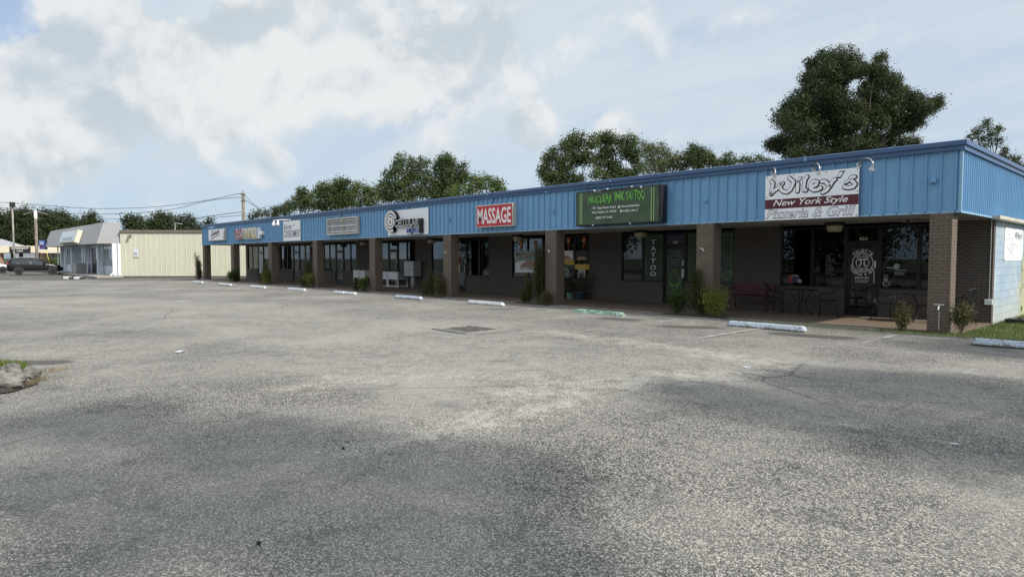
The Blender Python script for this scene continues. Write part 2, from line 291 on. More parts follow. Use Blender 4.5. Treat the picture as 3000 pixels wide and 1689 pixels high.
def asphalt(name, dark=1.0, sandattr=True):
    m, nt, out = newmat(name); b = N(nt, 'BsdfPrincipled', Roughness=0.85); nt.links.new(b.outputs[0], out.inputs[0])
    b.inputs['Specular IOR Level'].default_value = 0.25
    P = nt.nodes.new('ShaderNodeTexCoord').outputs['Object']
    vo = N(nt, 'TexVoronoi', Scale=92.0); nt.links.new(P, vo.inputs['Vector'])
    r = N(nt, 'SeparateColor', i0=vo.outputs['Color']).outputs[0]
    stone = MIX(nt, MAP(nt, r, 0.15, 0.75), (0.040, 0.040, 0.043), (0.31, 0.300, 0.275))
    stone = MIX(nt, MAP(nt, r, 0.84, 0.95), stone, (0.60, 0.57, 0.52))
    vo2 = N(nt, 'TexVoronoi', Scale=38.0); nt.links.new(P, vo2.inputs['Vector'])
    r2 = N(nt, 'SeparateColor', i0=vo2.outputs['Color']).outputs[1]
    stone = MIX(nt, MATH(nt, 'MULTIPLY', MAP(nt, r2, 0.35, 0.9), 0.22), stone, (0.27, 0.26, 0.24))
    vo3 = N(nt, 'TexVoronoi', Scale=52.0, Randomness=1.0); nt.links.new(VM(nt, 'ADD', P, (3.7, 1.3, 0.0)), vo3.inputs['Vector'])
    r3 = N(nt, 'SeparateColor', i0=vo3.outputs['Color']).outputs[2]
    stone = MIX(nt, MATH(nt, 'MULTIPLY', MAP(nt, r3, 0.70, 0.74), MATH(nt, 'MULTIPLY', MAP(nt, vo3.outputs['Distance'], 0.60, 0.45), 0.65)), stone, (0.48, 0.46, 0.42))
    stone = MIX(nt, MATH(nt, 'MULTIPLY', MAP(nt, r3, 0.18, 0.14), 0.6), stone, (0.030, 0.031, 0.035))
    gaps = MAP(nt, vo.outputs['Distance'], 0.42, 0.72)
    stone = MIX(nt, MATH(nt, 'MULTIPLY', gaps, 0.85), stone, (0.016, 0.016, 0.018))
    patch = MAP(nt, NOISE(nt, P, 0.33, 6, 0.6, 0.4), 0.35, 0.68)
    stone = MIX(nt, MATH(nt, 'MULTIPLY', patch, 0.42), stone, (0.34, 0.33, 0.305))
    mott = NOISE(nt, P, 2.1, 8, 0.68, 0.5)
    stone = MIX(nt, MATH(nt, 'MULTIPLY', MAP(nt, mott, 0.50, 0.70), 0.2), stone, (0.30, 0.29, 0.265))
    stone = MIX(nt, MATH(nt, 'MULTIPLY', MAP(nt, mott, 0.50, 0.28), 0.5), stone, (0.05, 0.05, 0.055))
    if sandattr:
        a = nt.nodes.new('ShaderNodeAttribute'); a.attribute_name = 'wear_and_sun'
        sp = N(nt, 'SeparateColor', i0=a.outputs['Color'])
        sn = MATH(nt, 'ADD', MATH(nt, 'MULTIPLY', MATH(nt, 'SUBTRACT', NOISE(nt, P, 3.2, 9, 0.75, 0.6), 0.5), 1.5), MATH(nt, 'MULTIPLY', MATH(nt, 'SUBTRACT', r, 0.5), 0.45))
        sand = MAP(nt, MATH(nt, 'ADD', sp.outputs[0], sn), 0.42, 0.72)
        stone = MIX(nt, MATH(nt, 'MULTIPLY', sand, 0.85), stone, (0.42, 0.402, 0.36))
        dk = MAP(nt, MATH(nt, 'ADD', sp.outputs[1], MATH(nt, 'MULTIPLY', sn, 0.5)), 0.2, 0.75)
        stone = MIX(nt, MATH(nt, 'MULTIPLY', dk, 0.75), stone, (0.050, 0.046, 0.043))
        ol = MAP(nt, MATH(nt, 'ADD', sp.outputs[2], MATH(nt, 'MULTIPLY', sn, 0.5)), 0.3, 0.8)
        stone = MIX(nt, MATH(nt, 'MULTIPLY', ol, 0.6), stone, (0.40, 0.39, 0.36))  # sunlit bands painted in by lightening the stone colour
    # thin cracks
    dv = VM(nt, 'ADD', P, VM(nt, 'SCALE', N(nt, 'TexNoise', Scale=1.2, Detail=5.0).outputs['Color'], s=1.3))
    ck = N(nt, 'TexVoronoi', _feature='DISTANCE_TO_EDGE', Scale=0.16); nt.links.new(dv, ck.inputs['Vector'])
    cr = MATH(nt, 'MULTIPLY', MAP(nt, ck.outputs['Distance'], 0.0048, 0.0016), MAP(nt, NOISE(nt, P, 0.4, 3), 0.45, 0.6))
    stone = MIX(nt, MATH(nt, 'MULTIPLY', cr, 0.5), stone, (0.03, 0.028, 0.026))
    stone = MIX(nt, 1.0, stone, (1.06, 1.05, 1.03), 'MULTIPLY')
    if dark != 1.0: stone = MIX(nt, 1.0, stone, (dark, dark, dark), 'MULTIPLY')
    nt.links.new(stone, b.inputs['Base Color'])
    bn = N(nt, 'Bump', Strength=0.8, Distance=0.007); nt.links.new(MATH(nt, 'SUBTRACT', 1.0, vo.outputs['Distance']), bn.inputs['Height'])
    nt.links.new(bn.outputs[0], b.inputs['Normal']); return m
M['lot'] = asphalt('weathered_exposed_asphalt')
M['asph2'] = asphalt('darker_asphalt', 0.55, False)
def aggregate():
    m, nt, out = newmat('brown_exposed_aggregate'); b = N(nt, 'BsdfPrincipled', Roughness=0.85); nt.links.new(b.outputs[0], out.inputs[0])
    P = nt.nodes.new('ShaderNodeTexCoord').outputs['Object']
    vo = N(nt, 'TexVoronoi', Scale=55.0); nt.links.new(P, vo.inputs['Vector']); r = N(nt, 'SeparateColor', i0=vo.outputs['Color']).outputs[0]
    c = MIX(nt, r, (0.07, 0.048, 0.033), (0.22, 0.165, 0.115)); c = MIX(nt, MATH(nt, 'MULTIPLY', MAP(nt, NOISE(nt, P, 0.9, 5), 0.4, 0.7), 0.4), c, (0.12, 0.10, 0.085))
    nt.links.new(c, b.inputs['Base Color']); return m
M['walk'] = aggregate()
def linemat():
    m, nt, out = newmat('faded_line_paint'); P = nt.nodes.new('ShaderNodeTexCoord').outputs['Object']
    b = N(nt, 'BsdfPrincipled', Roughness=0.8, Base__Color=(0.46, 0.46, 0.44, 1)); tr = N(nt, 'BsdfTransparent')
    vo = N(nt, 'TexVoronoi', Scale=92.0); nt.links.new(P, vo.inputs['Vector']); r = N(nt, 'SeparateColor', i0=vo.outputs['Color']).outputs[0]
    f = MAP(nt, MATH(nt, 'ADD', MATH(nt, 'MULTIPLY', r, 0.35), NOISE(nt, P, 1.6, 7, 0.7)), 0.52, 0.68)
    mx = N(nt, 'MixShader', i0=f, i1=b.outputs[0], i2=tr.outputs[0]); nt.links.new(mx.outputs[0], out.inputs[0]); return m
M['line'] = linemat()
def mural():
    m, nt, out = newmat('mural_painted_block'); b = N(nt, 'BsdfPrincipled', Roughness=0.75); nt.links.new(b.outputs[0], out.inputs[0])
    uv = nt.nodes.new('ShaderNodeUVMap').outputs[0]; P = nt.nodes.new('ShaderNodeTexCoord').outputs['Object']
    t = nt.nodes.new('ShaderNodeTexBrick'); nt.links.new(uv, t.inputs['Vector'])
    for k, v in (('Color1', (1, 1, 1, 1)), ('Color2', (0.93, 0.93, 0.93, 1)), ('Mortar', (0.74, 0.76, 0.78, 1)), ('Scale', 1.0), ('Mortar Size', 0.009), ('Brick Width', 0.41), ('Row Height', 0.205)): t.inputs[k].default_value = v
    s = N(nt, 'SeparateXYZ', i0=P)
    n = NOISE(nt, P, 1.1, 5, 0.6); yy = MATH(nt, 'ADD', s.outputs[1], MATH(nt, 'MULTIPLY', MATH(nt, 'SUBTRACT', n, 0.5), 1.6))
    c = MIX(nt, MAP(nt, n, 0.35, 0.7), (0.27, 0.37, 0.47), (0.40, 0.46, 0.51))
    c = MIX(nt, MAP(nt, s.outputs[2], 0.9, 0.1, 0.0, 0.6), c, (0.42, 0.43, 0.37))
    c = MIX(nt, MATH(nt, 'MULTIPLY', MATH(nt, 'MULTIPLY', MAP(nt, yy, 23.3, 24.0), MAP(nt, s.outputs[2], 1.9, 1.4)), 0.8), c, (0.40, 0.37, 0.19))
    c = MIX(nt, MATH(nt, 'MULTIPLY', MAP(nt, yy, 24.6, 25.0), 0.8), c, (0.30, 0.29, 0.17))
    c = MIX(nt, 1.0, c, t.outputs['Color'], 'MULTIPLY'); nt.links.new(c, b.inputs['Base Color'])
    bn = N(nt, 'Bump', Strength=0.5, Distance=0.01, _invert=True); nt.links.new(t.outputs['Fac'], bn.inputs['Height']); nt.links.new(bn.outputs[0], b.inputs['Normal']); return m
M['mural'] = mural()

# ------------------------------------------------------------------ mesh builder
def root_loc(p):
    # parts are written in place; sub-parts sit under a part whose own frame is already the world's
    while p.parent is not None: return Vector((0, 0, 0))
    return p.location
class MB:
    def __init__(s): s.v = []; s.f = []; s.mi = []
    def face(s, pts, mi=0):
        i = len(s.v); s.v += [tuple(p) for p in pts]; s.f.append(tuple(range(i, i+len(pts)))); s.mi.append(mi); return s
    def box(s, x0, x1, y0, y1, z0, z1, mi=0, skip=''):
        i = len(s.v)
        s.v += [(x0,y0,z0),(x1,y0,z0),(x1,y1,z0),(x0,y1,z0),(x0,y0,z1),(x1,y0,z1),(x1,y1,z1),(x0,y1,z1)]
        for k, q in (('b',(0,3,2,1)),('t',(4,5,6,7)),('f',(0,1,5,4)),('k',(2,3,7,6)),('l',(3,0,4,7)),('r',(1,2,6,5))):
            if k not in skip: s.f.append(tuple(i+a for a in q)); s.mi.append(mi)
        return s
    def obox(s, c, dx, dy, sx, sy, z0, z1, mi=0):      # oriented box, dx/dy unit vectors
        i = len(s.v); c = Vector((c[0], c[1], 0)); dx = Vector((dx[0], dx[1], 0)); dy = Vector((dy[0], dy[1], 0))
        for z in (z0, z1):
            for a, b in ((-1,-1),(1,-1),(1,1),(-1,1)):
                p = c + dx*a*sx/2 + dy*b*sy/2; s.v.append((p.x, p.y, z))
        for q in ((0,3,2,1),(4,5,6,7),(0,1,5,4),(2,3,7,6),(3,0,4,7),(1,2,6,5)): s.f.append(tuple(i+a for a in q)); s.mi.append(mi)
        return s
    def prism(s, poly, y0, y1, mi=0, axis='y'):         # polygon in x,z (or y,z with axis x) extruded
        n = len(poly); i = len(s.v)
        for t in (y0, y1):
            for a, b in poly: s.v.append((a, t, b) if axis == 'y' else ((t, a, b) if axis == 'x' else (a, b, t)))
        s.f.append(tuple(i+k for k in range(n))); s.mi.append(mi)
        s.f.append(tuple(i+n+k for k in reversed(range(n)))); s.mi.append(mi)
        for k in range(n):
            k2 = (k+1) % n; s.f.append((i+k, i+n+k, i+n+k2, i+k2)); s.mi.append(mi)
        return s
    def tube(s, pts, r, n=6, mi=0, cap=True):
        pts = [Vector(p) for p in pts]; rs = r if isinstance(r, (list, tuple)) else [r]*len(pts); i = len(s.v)
        pu = None
        for k, p in enumerate(pts):
            d = (pts[min(k+1, len(pts)-1)] - pts[max(k-1, 0)])
            d = d.normalized() if d.length > 1e-9 else Vector((0, 0, 1))
            if pu is None: u = d.cross(Vector((0, 0, 1)) if abs(d.z) < 0.9 else Vector((1, 0, 0))).normalized()
            else:
                u = pu - d*pu.dot(d); u = u.normalized() if u.length > 1e-6 else d.orthogonal().normalized()
            pu = u; w = d.cross(u)
            for a in range(n):
                q = p + (u*cos(2*pi*a/n) + w*sin(2*pi*a/n))*rs[k]; s.v.append(tuple(q))
        for k in range(len(pts)-1):
            for a in range(n):
                b = (a+1) % n; s.f.append((i+k*n+a, i+k*n+b, i+(k+1)*n+b, i+(k+1)*n+a)); s.mi.append(mi)
        if cap:
            s.f.append(tuple(i+a for a in reversed(range(n)))); s.mi.append(mi)
            s.f.append(tuple(i+(len(pts)-1)*n+a for a in range(n))); s.mi.append(mi)
        return s
    def ribbon(s, pts, w, y, d=0.004, mi=0):            # flat stroke in x,z facing -Y
        for (a, b) in zip(pts[:-1], pts[1:]):
            ax, az = a; bx, bz = b; L = math.hypot(bx-ax, bz-az) or 1e-6; nx, nz = -(bz-az)/L*w/2, (bx-ax)/L*w/2
            s.face([(ax+nx, y, az+nz), (ax-nx, y, az-nz), (bx-nx, y, bz-nz), (bx+nx, y, bz+nz)], mi)
        for (ax, az) in pts:
            s.face([(ax+w/2*cos(-2*pi*k/8), y-0.0004, az+w/2*sin(-2*pi*k/8)) for k in range(8)][::-1], mi)
        return s
    def build(s, name, mats, parent=None, smooth=False, bevel=0):
        me = bpy.data.meshes.new(name); me.from_pydata(s.v, [], s.f)
        mats = mats if isinstance(mats, (list, tuple)) else [mats]
        for m in mats: me.materials.append(M[m] if isinstance(m, str) else m)
        me.polygons.foreach_set('material_index', s.mi)
        uvl = me.uv_layers.new(name='UVMap').data
        for p in me.polygons:
            nx, ny, nz = (abs(a) for a in p.normal)
            for li in p.loop_indices:
                co = me.vertices[me.loops[li].vertex_index].co
                uvl[li].uv = (co.y, co.z) if nx >= ny and nx >= nz else ((co.x, co.z) if ny >= nz else (co.x, co.y))
        if smooth: me.polygons.foreach_set('use_smooth', [True]*len(me.polygons))
        me.update(); o = bpy.data.objects.new(name, me); COL.objects.link(o)
        if parent is not None: o.parent = parent; o.matrix_parent_inverse = Matrix.Translation(-root_loc(parent))
        if bevel:
            md = o.modifiers.new('bevel', 'BEVEL'); md.width = bevel; md.segments = 2; md.limit_method = 'ANGLE'
        return o
def tag(o, label=None, cat=None, group=None, kind=None):
    if label: o['label'] = label
    if cat: o['category'] = cat
    if group: o['group'] = group
    if kind: o['kind'] = kind
    return o
def thing(name, loc, label, cat, group=None):
    o = bpy.data.objects.new(name, None); COL.objects.link(o); o.location = loc; o.empty_display_size = 0.2
    return tag(o, label, cat, group)
# for things built in local coordinates: parent without offset
def local(o, parent): o.parent = parent; o.matrix_parent_inverse = Matrix.Identity(4); return o

def textgeo(txt, w, h, shear=0.0, bold=0.0, spacing=1.0):
    c = bpy.data.curves.new('txt', 'FONT'); c.body = txt; c.shear = shear; c.offset = bold; c.space_character = spacing; c.resolution_u = 3
    o = bpy.data.objects.new('txt', c); me = bpy.data.meshes.new_from_object(o)
    vs = [(v.co.x, v.co.y) for v in me.vertices]; fs = [tuple(p.vertices) for p in me.polygons]
    bpy.data.objects.remove(o); bpy.data.curves.remove(c); bpy.data.meshes.remove(me)
    x0 = min(v[0] for v in vs); x1 = max(v[0] for v in vs); y0 = min(v[1] for v in vs); y1 = max(v[1] for v in vs)
    return [((v[0]-x0)/(x1-x0)*w, (v[1]-y0)/(y1-y0)*h) for v in vs], fs
def text(mb, txt, x0, x1, z0, z1, y, shear=0.0, bold=0.0, mi=0, depth=0.0, warp=None, spacing=1.0, axis='y'):
    vs, fs = textgeo(txt, x1-x0, z1-z0, shear, bold, spacing); i = len(mb.v)
    def pos(a, b, yy):
        X, Z = x0+a, z0+b
        if warp: X, Z = warp(X, Z)
        return (X, yy, Z) if axis == 'y' else (yy, X, Z)
    mb.v += [pos(a, b, y) for a, b in vs]
    mb.f += [tuple(i+k for k in f) for f in fs]; mb.mi += [mi]*len(fs)
    if depth:
        j = len(mb.v); mb.v += [pos(a, b, y+depth) for a, b in vs]
        ec = {}
        for f in fs:
            for a, b in zip(f, f[1:]+f[:1]):
                k = (min(a, b), max(a, b)); ec[k] = ec.get(k, 0)+1
        for (a, b), n in ec.items():
            if n == 1: mb.f.append((i+a, j+a, j+b, i+b)); mb.mi.append(mi+1 if mi == 0 and depth > 0.03 else mi)
    return mb

# ------------------------------------------------------------------ foliage
def leafcloud(clumps, size, dens, kind='leaf', seed=1, shell=0.45, twigs=0):
    """clumps: (x,y,z,rx,ry,rz); returns vertex array of small rhombus leaves gathered in sprays"""
    g = np.random.default_rng(seed); out = []
    for (x, y, z, rx, ry, rz) in clumps:
        area = 4*pi*((rx*ry+ry*rz+rx*rz)/3); n = int(max(40, area*dens/(size*size)*3.6)); ns = max(3, n//9)
        d = g.normal(size=(ns, 3)); d /= np.linalg.norm(d, axis=1)[:, None]
        lump = 0.96 + 0.14*np.sin(d[:, 0]*5+x)*np.cos(d[:, 1]*4+y) + 0.12*np.sin(d[:, 2]*9+z*2) + g.normal(0, 0.05, ns)
        rad = (shell + (1-shell)*g.random(ns)**0.5)*lump
        c = np.array([x, y, z]) + d*rad[:, None]*np.array([rx, ry, rz])
        k = 9; P = np.repeat(c, k, axis=0) + g.normal(0, size*1.25, (ns*k, 3)); D = np.repeat(d, k, axis=0)
        out.append((P, D))
        if twigs:
            t = int(twigs*max(1, rx*2)); dt = g.normal(size=(t, 3)); dt[:, 2] = np.abs(dt[:, 2])*1.1 - 0.2; dt /= np.linalg.norm(dt, axis=1)[:, None]
            for q in range(t):
                ln = g.uniform(0.15, 0.42)*min(rx, 1.8); s0 = np.array([x, y, z]) + dt[q]*np.array([rx, ry, rz])*0.95
                m_ = int(10*ln/size*0.35)+4; tt = g.random(m_)[:, None]
                out.append((s0 + (dt[q]+np.array([0, 0, 0.35]))*tt*ln + g.normal(0, size*0.45, (m_, 3)), np.repeat(dt[q][None], m_, axis=0)))
    P = np.concatenate([a for a, b in out]); D = np.concatenate([b for a, b in out]); n = len(P)
    nrm = D*0.8 + g.normal(0, 0.55, (n, 3)) + np.array([0, 0, 0.35]); nrm /= np.linalg.norm(nrm, axis=1)[:, None]
    u = np.cross(nrm, g.normal(size=(n, 3))); u /= np.linalg.norm(u, axis=1)[:, None]; w = np.cross(nrm, u)
    s = size*g.uniform(0.55, 1.3, n)[:, None]; ar = 0.55 if kind == 'leaf' else 0.16
    if kind == 'needle': s = s*1.7
    V4 = np.stack([P-u*s*0.5, P+w*s*ar*0.5, P+u*s*0.5, P-w*s*ar*0.5], axis=1).reshape(-1, 3)
    return V4
def quads(name, V4, mat, parent=None):
    n = len(V4)//4; me = bpy.data.meshes.new(name); me.vertices.add(n*4); me.vertices.foreach_set('co', V4.astype(np.float32).ravel())
    me.loops.add(n*4); me.loops.foreach_set('vertex_index', np.arange(n*4, dtype=np.int32))
    me.polygons.add(n); me.polygons.foreach_set('loop_start', np.arange(0, n*4, 4, dtype=np.int32)); me.polygons.foreach_set('loop_total', np.full(n, 4, dtype=np.int32))
    me.materials.append(M[mat]); me.update(); me.validate()
    o = bpy.data.objects.new(name, me); COL.objects.link(o)
    if parent is not None: o.parent = parent; o.matrix_parent_inverse = Matrix.Translation(-parent.location)
    return o
def limb(mb, a, b, ra, rb, bend=0.12, seed=0, n=7):
    g = random.Random(seed); a = Vector(a); b = Vector(b); L = (b-a).length; pts = []; rs = []
    off = Vector((g.uniform(-1, 1), g.uniform(-1, 1), 0.4))*L*bend
    for k in range(6):
        t = k/5; pts.append(a.lerp(b, t) + off*sin(pi*t) + Vector((g.uniform(-1, 1), g.uniform(-1, 1), 0))*L*0.012); rs.append(ra+(rb-ra)*t**0.8)
    mb.tube(pts, rs, n)
def px_tree(name, label, cat, clumps, D, base_px, size, dens, mat, kind='leaf', seed=1, group=None, shell=0.4, twigs=0, trunk=0.3, depthk=1.0, zs=0.85, gain=1.04):
    """clumps measured on the photograph as (x, y, r); the tree stands D metres out, with real depth"""
    g = random.Random(seed); W3 = []; k = D/F
    cx = sum(c[0] for c in clumps)/len(clumps); span = (max(c[0] for c in clumps)-min(c[0] for c in clumps))/2*k
    for (x, y, r) in clumps:
        dd = g.uniform(-1, 1)*span*0.45*depthk; kk = (D+dd)/F; rr = r*kk*gain; p = atD(x, y, D+dd)
        W3.append((p.x, p.y, p.z, rr, rr, rr*zs))
        d2 = -math.copysign(span*0.4*depthk, dd); p2 = atD(x, y+r*0.1, D+d2); r2 = r*(D+d2)/F*0.8; W3.append((p2.x, p2.y, p2.z, r2, r2, r2*zs))
        for _ in range(2):
            a = g.uniform(0, 2*pi); q = p + RT*cos(a)*rr*0.85 + UP*sin(a)*rr*0.75 + FH*g.uniform(-.6, .6)*rr; r3 = rr*g.uniform(.38, .58); W3.append((q.x, q.y, q.z, r3, r3, r3*zs))
    b = atD(base_px, 755, D); b.z = 0
    root = thing(name, b, label, cat, group)
    quads('crown', leafcloud(W3, size, dens, kind, seed, shell, twigs), mat, root)
    mb = MB(); zlow = min(w[2]-w[5] for w in W3); fork = Vector((b.x, b.y, max(1.6, zlow*0.6+0.3*max(w[2] for w in W3)*0.3)))
    limb(mb, b, fork, trunk, trunk*0.75, 0.02, seed)
    for q, w in enumerate(W3):
        if q % 4 == 0: limb(mb, fork, (w[0], w[1], w[2]), trunk*0.24, 0.025, 0.10, seed+q, 5)
    mb.build('trunk', 'bark', root, smooth=True)
    return root

# ================================================================== THE GROUND
YF, YW, XS = 16.8, 20.2, -3.72           # pillar fronts, shop wall, right-hand side wall
XL = -54.0                                # far end of the blue building
def build_lot():
    xs = list(np.arange(-62, -16, 0.5)) + list(np.arange(-16, 12.01, 0.2)); ys = list(np.arange(-14, 16.61, 0.2))
    xs = [float(x) for x in xs]; ys = [float(y) for y in ys]
    far0 = G(0, 822); far1 = G(600, 820)
    gx, gy = np.meshgrid(np.array(xs), np.array(ys)); n = gx.size
    def seg(pts, w, soft):
        best = np.full(gx.shape, 1e9)
        for (a, b) in zip(pts[:-1], pts[1:]):
            ax, ay = a; bx, by = b; L2 = (bx-ax)**2+(by-ay)**2+1e-9
            t = np.clip(((gx-ax)*(bx-ax)+(gy-ay)*(by-ay))/L2, 0, 1); best = np.minimum(best, np.hypot(gx-ax-t*(bx-ax), gy-ay-t*(by-ay)))
        return np.clip(1-(best-w)/soft, 0, 1)
    def gp(*p): return [tuple(G(a, b)[:2]) for a, b in p]
    sand = np.zeros(gx.shape); dark = np.zeros(gx.shape); sunlit = np.zeros(gx.shape)
    for pts, w, so_, k in [(gp((1500,1155),(1800,1118),(2080,1095),(2240,1075),(2260,1062),(2120,1040),(1960,1015),(1720,985),(1560,965)), .25, .8, .54),
                           (gp((1130,1290),(1330,1250),(1500,1205),(1640,1180)), .22, .75, .54), (gp((830,1135),(1050,1105),(1330,1095),(1600,1110)), .15, .8, .50),
                           (gp((900,1330),(700,1395),(330,1440),(60,1490)), .04, .16, .42), (gp((560,835),(900,860),(1300,905),(1500,925)), .25, .9, .35),
                           (gp((-200,1045),(0,1036),(200,1030),(420,1005)), .2, 1.3, .42), (gp((2440,1240),(2560,1250)), .04, .25, .55), (gp((2230,1230),(2330,1235)), .03, .2, .5),
                           (gp((2660,1270),(2750,1285)), .03, .3, .4), (gp((1500,1210),(1760,1180)), .05, .3, .4), (gp((1150,1350),(1500,1330)), .05, .4, .35)]:
        sand = np.maximum(sand, seg(pts, w, so_)*k)
    for pts, w, so_, k in [(gp((2300,975),(2450,985)), .12, .5, 1.0), (gp((1960,955),(2080,957)), .10, .45, .85), (gp((1780,931),(1850,936)), .1, .5, .8), (gp((1430,905),(1500,905)), .04, .5, .5),
                           (gp((1280,958),(1400,975),(1540,960)), .05, .45, .5), (gp((1410,1055),(1500,1055)), .01, .12, .9), (gp((940,1112),(1040,1102)), .01, .12, .6),
                           (gp((1560,1015),(1700,1022)), .1, .7, .45), (gp((760,930),(900,950),(1100,985),(1300,1010)), .02, .3, .40), (gp((2880,1010),(3000,1030)), .1, .6, .45),
                           (gp((0,1063),(160,1060)), .16, .18, 1.0), (gp((360,1330),(400,1325)), .01, .06, .5)]:
        dark = np.maximum(dark, seg(pts, w, so_)*k)
    for pts, w, so_, k in [(gp((100,880),(600,900),(1200,1000),(1500,1070)), 2.0, 4.0, .5), (gp((1700,1200),(2200,1400),(2800,1600)), .6, 1.2, .35)]:  # bands of sunlit ground, laid in as a paler colour
        sunlit = np.maximum(sunlit, seg(pts, w, so_)*k)
    me = bpy.data.meshes.new('parking_lot'); ny, nx = gx.shape
    zz = 0.015*np.sin(gx*0.35)*np.sin(gy*0.42+1) - 0.015 + 0.004*np.sin(gx*1.7+gy)*np.sin(gy*1.3)
    d = np.hypot(gx+12.2, gy-9.95); zz -= 0.045*np.exp(-(d/1.3)**2)
    zz = np.minimum(zz, 0.0); zz[-6:, :] = -0.012
    V4 = np.stack([gx, gy, zz], -1).reshape(-1, 3); me.vertices.add(n); me.vertices.foreach_set('co', V4.astype(np.float32).ravel())
    idx = np.arange(n).reshape(ny, nx); q = np.stack([idx[:-1, :-1], idx[:-1, 1:], idx[1:, 1:], idx[1:, :-1]], -1).reshape(-1, 4)
    # the lot ends at an aged joint where a darker asphalt begins
    fx, fy = FH.x, FH.y; dep = (gx*fx+gy*fy).ravel(); lim = 48.9; keep = (dep[q].max(1) < lim) | False
    # clip with a straight edge by moving vertices just beyond it back onto it
    q = q[dep[q].min(1) < lim]; over = dep > lim
    V5 = V4.copy(); V5[over, 0] -= (dep[over]-lim)*fx; V5[over, 1] -= (dep[over]-lim)*fy; me.vertices.foreach_set('co', V5.astype(np.float32).ravel())
    m = len(q); me.loops.add(m*4); me.loops.foreach_set('vertex_index', q.astype(np.int32).ravel())
    me.polygons.add(m); me.polygons.foreach_set('loop_start', np.arange(0, m*4, 4, dtype=np.int32)); me.polygons.foreach_set('loop_total', np.full(m, 4, dtype=np.int32))
    at = me.color_attributes.new('wear_and_sun', 'FLOAT_COLOR', 'POINT')  # sand, stains and the painted sunlit bands
    col = np.stack([sand, dark, sunlit, np.ones_like(sand)], -1).reshape(-1, 4); at.data.foreach_set('color', col.astype(np.float32).ravel())
    me.materials.append(M['lot']); me.update(); me.validate()
    o = bpy.data.objects.new('parking_lot', me); COL.objects.link(o); return tag(o, 'pale worn asphalt parking lot with patches of sand', 'parking lot', kind='structure')
build_lot()
mb = MB(); mb.box(-1200, 1200, -1200, 1200, -0.4, -0.13); tag(mb.build('ground', pbr('earth_ground', (0.10, 0.11, 0.06), 0.95, var=0.4, vscale=0.05)), 'flat earth and rough grass running out to the horizon', 'ground', kind='structure')
mb = MB(); mb.face([(-230, -90, -0.095), (40, -90, -0.095), (40, 60, -0.095), (-230, 60, -0.095)]); tag(mb.build('road', 'asph2'), 'dark smooth asphalt drive beyond the pale parking lot', 'road', kind='structure')
# walkway of brown exposed aggregate under the canopy, dark gutter strip in front of it
mb = MB(); mb.box(XL-0.3, XS, 16.82, YW, -0.1, 0.03); tag(mb.build('walkway', 'walk'), 'brown pebbled concrete walkway under the blue canopy', 'walkway', kind='structure')
mb = MB(); mb.box(XL-0.3, -3.3, 16.60, 16.82, -0.1, 0.018); mb.box(XL-0.3, -3.3, 16.24, 16.30, -0.1, 0.022)
mb.build('kerb', 'concrete'); tag(bpy.data.objects['kerb'], 'low concrete kerb line along the walkway edge', 'kerb', kind='structure')
mb = MB(); mb.box(XL-0.3, -3.3, 16.30, 16.60, -0.1, 0.010); tag(mb.build('gutter_strip', 'asph2'), 'dark asphalt strip between kerb and walkway', 'gutter strip', kind='structure')
# faded bay lines
lines = []
for (a, b, c, d) in [(1036.7,897.8,1351.2,878.1), (1241,904,1440,891), (1579,938,1744.8,919), (1707,967,2015.5,933.8), (2515,1003,2638,981), (2810,1098.5,2883,1074)]:
    p, q = G(a, b), G(c, d); lines.append(((p.x+q.x)/2, min(p.y, q.y), max(p.y, q.y)))
for x in (-7.3, -15.2, -23.0, -25.6, -28.2, -30.9, -33.6, -36.3, -39.0): lines.append((x, 12.2, 16.0))
for (x, y0, y1) in lines:
    mb = MB(); n = 14; w = 0.055
    for k in range(n):
        a, b = y0+(y1-y0)*k/n, y0+(y1-y0)*(k+1)/n; mb.face([(x-w, a, 0.004), (x+w, a, 0.004), (x+w, b, 0.004), (x-w, b, 0.004)])
    tag(mb.build('bay_line', 'line'), kind='structure')
# drain
dx0, dx1, dy0, dy1 = -12.85, -11.70, 9.45, 10.4
mb = MB()
for (a, b, c, d) in ((dx0-.12, dx1+.12, dy0-.12, dy0), (dx0-.12, dx1+.12, dy1, dy1+.12), (dx0-.12, dx0, dy0, dy1), (dx1, dx1+.12, dy0, dy1)): mb.box(a, b, c, d, -0.2, -0.032)
t = thing('storm_drain', (-12.3, 9.9, 0), 'square iron storm drain with slotted grate set in the open lot', 'drain')
mb.build('drain_frame', 'drainc', t)
mb = MB()
for k in range(13): x = dx0+0.04+k*(dx1-dx0-0.06)/13; mb.box(x, x+0.045, dy0, dy1, -0.07, -0.046)
mb.box(dx0, dx1, (dy0+dy1)/2-.03, (dy0+dy1)/2+.03, -0.075, -0.042); mb.box(dx0, dx1, dy0, dy1, -0.3, -0.25); mb.build('grate', 'grate', t)
